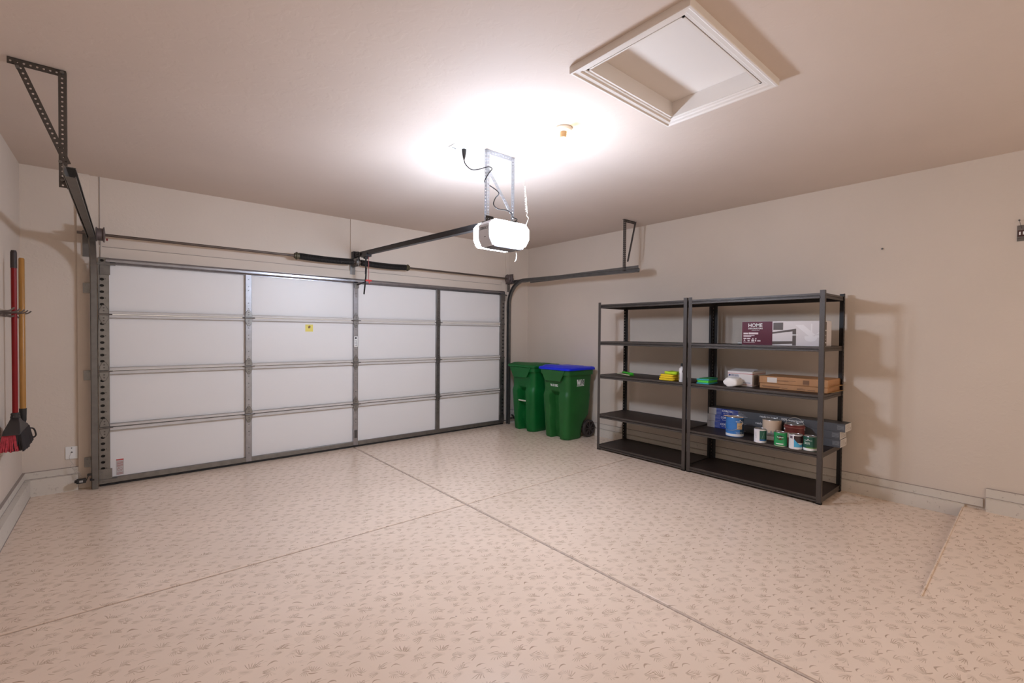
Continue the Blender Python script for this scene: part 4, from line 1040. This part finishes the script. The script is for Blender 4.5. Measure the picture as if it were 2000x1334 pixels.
# quart, white and green
def quart(cx_, cy_, m, label, h=.127, r=.0535):
    return can('paint_can', cx_, cy_, r, h, m, label, group='paint cans'), face_ang(cx_, cy_), r
WL = mat('can_white_label', (.72, .68, .68), .4); DG = mat('can_dark_green_label', (.010, .085, .055), .4)
cx_, cy_ = 4.850, -3.935
t, fa, r = quart(cx_, cy_, WL, 'white quart can with a dark green label, first of the front row')
cyl_patch(cx_, cy_, r + .0006, fa - .10, fa + 1.6, z + .020, z + .116).build('green_panel', DG, t, smooth=60)
cyl_patch(cx_, cy_, r + .0009, fa - .10, fa + 1.6, z + .020, z + .034).build('blue_band', mat('can_blue_band', (.03, .13, .32), .4), t, smooth=60)
b = MB()
for q in range(5):
    a = fa - .95 + .02 * q; b.bar((cx_ + (r + .0008) * math.cos(a), cy_ + (r + .0008) * math.sin(a), z + .095 - .012 * q), (cx_ + (r + .0008) * math.cos(a + .3), cy_ + (r + .0008) * math.sin(a + .3), z + .095 - .012 * q), .0006, .003)
b.build('label_print', mat('label_grey_print', (.35, .35, .38), .5), t, smooth=0)
b = MB(); b.tube([(cx_ + (r + .001) * math.cos(fa + .25 + .35 * k / 8), cy_ + (r + .001) * math.sin(fa + .25 + .35 * k / 8), z + .04 + .06 * k / 8) for k in range(9)], .0008, 5)
b.tube([(cx_ + (r + .001) * math.cos(fa + .62), cy_ + (r + .001) * math.sin(fa + .62), z + .035 + .07 * k / 4) for k in range(5)], .0008, 5); b.build('label_print', mat('label_pale_green', (.30, .45, .35), .5), t, smooth=0)
# cream gallon with drips
cx_, cy_, r = 5.075, -3.955, .0825; fa = face_ang(cx_, cy_)
t = can('paint_can', cx_, cy_, r, .192, mat('can_cream_paint', (.72, .54, .40), .45), 'cream gallon can with paint drips behind the small cans', TIN, group='paint cans')
b = MB()
n = 48; vs = []
for i in range(n + 1):
    a = fa - 1.6 + 3.2 * i / n; drip = .085 + .020 * math.sin(i * 1.7) * (i % 3 == 0) + .012 * math.sin(i * .9)
    vs += [(cx_ + (r + .0012) * math.cos(a), cy_ + (r + .0012) * math.sin(a), z + .004), (cx_ + (r + .0012) * math.cos(a), cy_ + (r + .0012) * math.sin(a), z + max(.03, drip))]
b.add(vs, [(2 * i, 2 * i + 2, 2 * i + 3, 2 * i + 1) for i in range(n)]); b.build('label_wrap', mat('can_grey_label', (.30, .30, .28), .45), t, smooth=60)
cyl_patch(cx_, cy_, r + .0016, fa - 1.6, fa + 1.6, z + .005, z + .040).build('bottom_band', WHITEI, t, smooth=60)
# green quart with oval
cx_, cy_ = 4.838, -4.118
GQ = mat('can_green_label', (.012, .27, .075), .35)
t, fa, r = quart(cx_, cy_, GQ, 'bright green quart can with a black oval label')
ov = [(fa + .62 * 0 + .0, 0)]
b = MB(); P = []
for i in range(28):
    a = 2 * PI * i / 28; th = fa - .05 + .62 * math.cos(a); P.append((cx_ + (r + .0008) * math.cos(th), cy_ + (r + .0008) * math.sin(th), z + .084 + .021 * math.sin(a)))
c0 = (cx_ + (r + .0008) * math.cos(fa - .05), cy_ + (r + .0008) * math.sin(fa - .05), z + .084)
b.add([c0] + P, [(0, 1 + i, 1 + (i + 1) % 28) for i in range(28)]); b.build('oval_label', BLACKI, t, smooth=0)
wrap_text('ProBlock', .0145, WHITEI, t, cx_, cy_, r + .0026, fa - .05, z + .083, bold=.0003)
wrap_text('Primer', .009, mat('red_print', (.55, .10, .04), .5), t, cx_, cy_, r + .0026, fa + .0, z + .071)
cyl_patch(cx_, cy_, r + .0008, fa - .75, fa + .45, z + .022, z + .030).build('white_band', WHITEI, t, smooth=60)
cyl_patch(cx_, cy_, r + .0008, fa - 1.5, fa + 1.5, z + .003, z + .010).build('tin_band', TIN, t, smooth=60)
# red-brown gallon
cx_, cy_, r = 5.062, -4.158, .0825; fa = face_ang(cx_, cy_)
t = can('paint_can', cx_, cy_, r, .180, mat('can_red_brown', (.155, .030, .024), .38), 'red-brown gallon can with its wire handle raised', TIN, group='paint cans')
bail(t, cx_, cy_, r, .180, fa + .25, True, mat('wire_steel', (.55, .52, .50), .3, metal=.7))
MB().lathe([(r, .150), (r + .006, .152), (r + .006, .160), (r, .162)], (cx_, cy_, z), 40).build('rim_band', mat('can_red_rim', (.26, .07, .055), .35), t)
cyl_patch(cx_, cy_, r + .0006, fa - .85, fa - .30, z + .060, z + .105).build('paper_label', mat('pink_paper', (.62, .42, .34), .6), t, smooth=60)
# white, maroon and light blue quart
cx_, cy_ = 4.842, -4.243
t, fa, r = quart(cx_, cy_, WL, 'white quart can with a light blue and dark brown label')
cyl_patch(cx_, cy_, r + .0006, fa - .25, fa + 1.6, z + .058, z + .120).build('dark_panel', mat('can_dark_brown_label', (.035, .012, .014), .4), t, smooth=60)
n = 18; vs = []
for i in range(n + 1):
    a = fa - .25 + 1.85 * i / n; f = i / n; top = .092 - .05 * math.sin(min(1, f * 1.6) * PI / 2) + .03 * max(0, f - .6)
    vs += [(cx_ + (r + .0009) * math.cos(a), cy_ + (r + .0009) * math.sin(a), z + .020), (cx_ + (r + .0009) * math.cos(a), cy_ + (r + .0009) * math.sin(a), z + top)]
MB().add(vs, [(2 * i, 2 * i + 2, 2 * i + 3, 2 * i + 1) for i in range(n)]).build('blue_panel', mat('can_sky_blue', (.06, .36, .58), .4), t, smooth=60)
cyl_patch(cx_, cy_, r + .0008, fa - .95, fa - .48, z + .094, z + .116).build('label_square', mat('plum_print', (.12, .07, .11), .5), t, smooth=60)
# dark green quart
cx_, cy_ = 4.862, -4.352
t, fa, r = quart(cx_, cy_, DG, 'dark green quart can with a white base by the right post')
cyl_patch(cx_, cy_, r + .0006, fa - 1.6, fa + 1.6, z + .004, z + .026).build('bottom_band', WHITEI, t, smooth=60)
cyl_patch(cx_, cy_, r + .0007, fa - .55, fa + 1.6, z + .026, z + .036).build('green_band', mat('can_leaf_green', (.08, .24, .04), .4), t, smooth=60)
wrap_text('ben', .040, mat('pale_green_print', (.60, .68, .60), .5), t, cx_, cy_, r + .0010, fa - .45, z + .060, sq=.8)
wrap_text('Benjamin Moore', .0095, WHITEI, t, cx_, cy_, r + .0010, fa - .30, z + .092)
MB().prism([(-.006, 0), (.006, 0), (0, .010)], (cx_ + (r + .001) * math.cos(fa - .3), cy_ + (r + .001) * math.sin(fa - .3), z + .102), (-math.sin(fa - .3), math.cos(fa - .3), 0), (0, 0, 1), (.0006 * math.cos(fa - .3), .0006 * math.sin(fa - .3), 0)).build('logo', WHITEI, t, smooth=0)

# ------------------------------------------------------------------ tools on the left wall
CHR = mat('chrome_steel', (.55, .54, .53), .18, metal=.95)
t = thing('tool_rack', 'chrome tool rack with wire hooks on the left wall', 'rack', (XL, -.95, 1.59))
b = MB(); b.sweep([(0, -.030), (.006, -.030), (.022, -.018), (.022, .014), (.010, .028), (0, .028)], [((XL, y, 1.592), (1, 0, 0), (0, 0, 1)) for y in (-.64, -2.1)]); b.build('rack_rail', CHR, t)
for y in (-.70, -.86, -1.011, -1.20, -1.42):
    b = MB(); b.tube(smooth_path([(XL + .02, y, 1.590), (XL + .07, y, 1.586), (XL + .125, y, 1.592), (XL + .148, y, 1.612)], 5), .0048, 8)
    b.tube(smooth_path([(XL + .02, y - .03, 1.580), (XL + .06, y - .03, 1.566), (XL + .085, y - .03, 1.560), (XL + .10, y - .03, 1.568)], 5), .0062, 8)
    b.build('hook', mat('hook_steel', (.16, .14, .13), .35, metal=.8), t)
BRX, BRY = -.412, -.99
t = thing('broom', 'broom with a red handle and red and black bristles hung on the left wall', 'broom', (BRX, BRY, .62))
MB().tube([(BRX, BRY, .862), (BRX, BRY, 1.93)], .0150, 16).build('handle', mat('red_tube_paint', (.20, .002, .003), .4, spec=.3), t)
b = MB(); pr = [(.001, 0)]
for k in range(12): pr += [(.0175, .0 + .0095 * k), (.0165, .006 + .0095 * k)]
pr += [(.013, .124), (.001, .126)]
b.lathe(pr, (BRX, BRY, 1.905), 20); b.build('grip', mat('dark_brown_grip', (.035, .022, .018), .6), t)
b = MB(); b.lathe([(.001, 0), (.022, 0), (.026, .01), (.022, .030), (.024, .036), (.018, .046), (.001, .046)], (BRX, BRY, .835), 18)
b.loft([[(BRX + sx * wx, BRY + oy + sy * wy, zz) for sx, sy in ((-1, -1), (1, -1), (1, 1), (-1, 1))] for zz, wx, wy, oy in ((.845, .020, .025, 0), (.81, .030, .075, .0), (.77, .042, .17, .02), (.745, .044, .20, .03))])
b.build('broom_head', mat('broom_cap_plastic', (.030, .024, .023), .45), t, bevel=.004)
def bristles(x0, x1, spread, m, name, nx, ny):
    b = MB()
    for i in range(nx):
        for j in range(ny):
            f = (i + .5) / nx; g = (j + .5) / ny
            xt = x0 + (x1 - x0) * f; yt = BRY + .03 + (g - .5) * .37
            xb = xt + (f - .5) * spread + random.uniform(-.003, .003); yb = BRY + .04 + (g - .5) * .44 + random.uniform(-.006, .006)
            zb = .615 + random.uniform(0, .012) + .03 * abs(g - .5)
            b.cyl((xt, yt, .752), (xb, yb, zb), .0062, .0058, 5)
    return b.build(name, m, t)
o = bristles(BRX - .042, BRX + .018, .040, mat('red_bristle', (.40, .035, .050), .7, var=.3, vscale=60), 'bristles', 9, 28); o['label'] = 'red bristles'; o['kind'] = 'stuff'
o = bristles(BRX + .022, BRX + .044, .045, mat('black_bristle', (.016, .010, .010), .7), 'bristles', 4, 30); o['label'] = 'black bristles'; o['kind'] = 'stuff'
HXc, HYc = -.405, -.7225
t = thing('hoe', 'hoe with a varnished wooden handle hung beside the broom', 'garden tool', (HXc, HYc, .65))
MB().tube([(HXc, HYc, .86), (HXc, HYc, 2.00), (HXc, HYc, 2.008)], [.018, .0165, .012], 16).build('handle', mat('varnished_ash', (.40, .185, .035), .35, var=.15, vscale=4), t)
MB().lathe([(.001, 0), (.014, 0), (.019, .02), (.021, .11), (.001, .11)], (HXc, HYc, .765), 16).build('ferrule', BLKP, t)
b = MB(); b.tube(smooth_path([(HXc, HYc, .770), (HXc + .002, HYc, .745), (HXc + .020, HYc + .02, .722), (HXc + .050, HYc + .03, .712), (HXc + .062, HYc + .03, .68), (HXc + .060, HYc + .03, .650), (HXc + .02, HYc + .02, .625)], 6), .0055, 8)
b.tube(smooth_path([(HXc, HYc, .770), (HXc - .006, HYc, .735), (HXc - .012, HYc, .68), (HXc - .01, HYc + .01, .632)], 6), .0055, 8)
b.bar((HXc - .014, HYc + .01, .628), (HXc + .058, HYc + .03, .648), .035, .004); b.build('stirrup_blade', mat('blade_black', (.030, .024, .022), .5, metal=.4), t)

# ------------------------------------------------------------------ camera, light, view
cam = bpy.data.cameras.new('camera'); co = bpy.data.objects.new('camera', cam); C.objects.link(co)
r_ = Vector((.76350672, -.6457458, .0083576)); u_ = Vector((.00492416, .01876227, .99981185)); f_ = Vector((.64578111, .76332191, -.01750488))
M_ = Matrix((r_, u_, -f_)).transposed().to_4x4(); M_.translation = Vector((.1739, -5.7544, 1.4718))
co.matrix_world = M_
cam.sensor_fit = 'HORIZONTAL'; cam.sensor_width = 36; cam.lens = 898.74 * 36 / 2000; cam.clip_start = .02
SC.camera = co

w = bpy.data.worlds.new('world'); SC.world = w; w.use_nodes = True
bg = w.node_tree.nodes['Background']; bg.inputs[0].default_value = (1.0, .86, .74, 1); bg.inputs[1].default_value = .50  # warm fill light, added; it enters where the rear wall is left out
SC.view_settings.view_transform = 'Standard'; SC.view_settings.look = 'None'; SC.view_settings.gamma = 1; SC.view_settings.exposure = 1.1
SC.view_settings.use_curve_mapping = False
SC.cycles.use_adaptive_sampling = True; SC.cycles.adaptive_threshold = .03; SC.cycles.max_bounces = 6; SC.cycles.diffuse_bounces = 4; SC.cycles.sample_clamp_indirect = 8
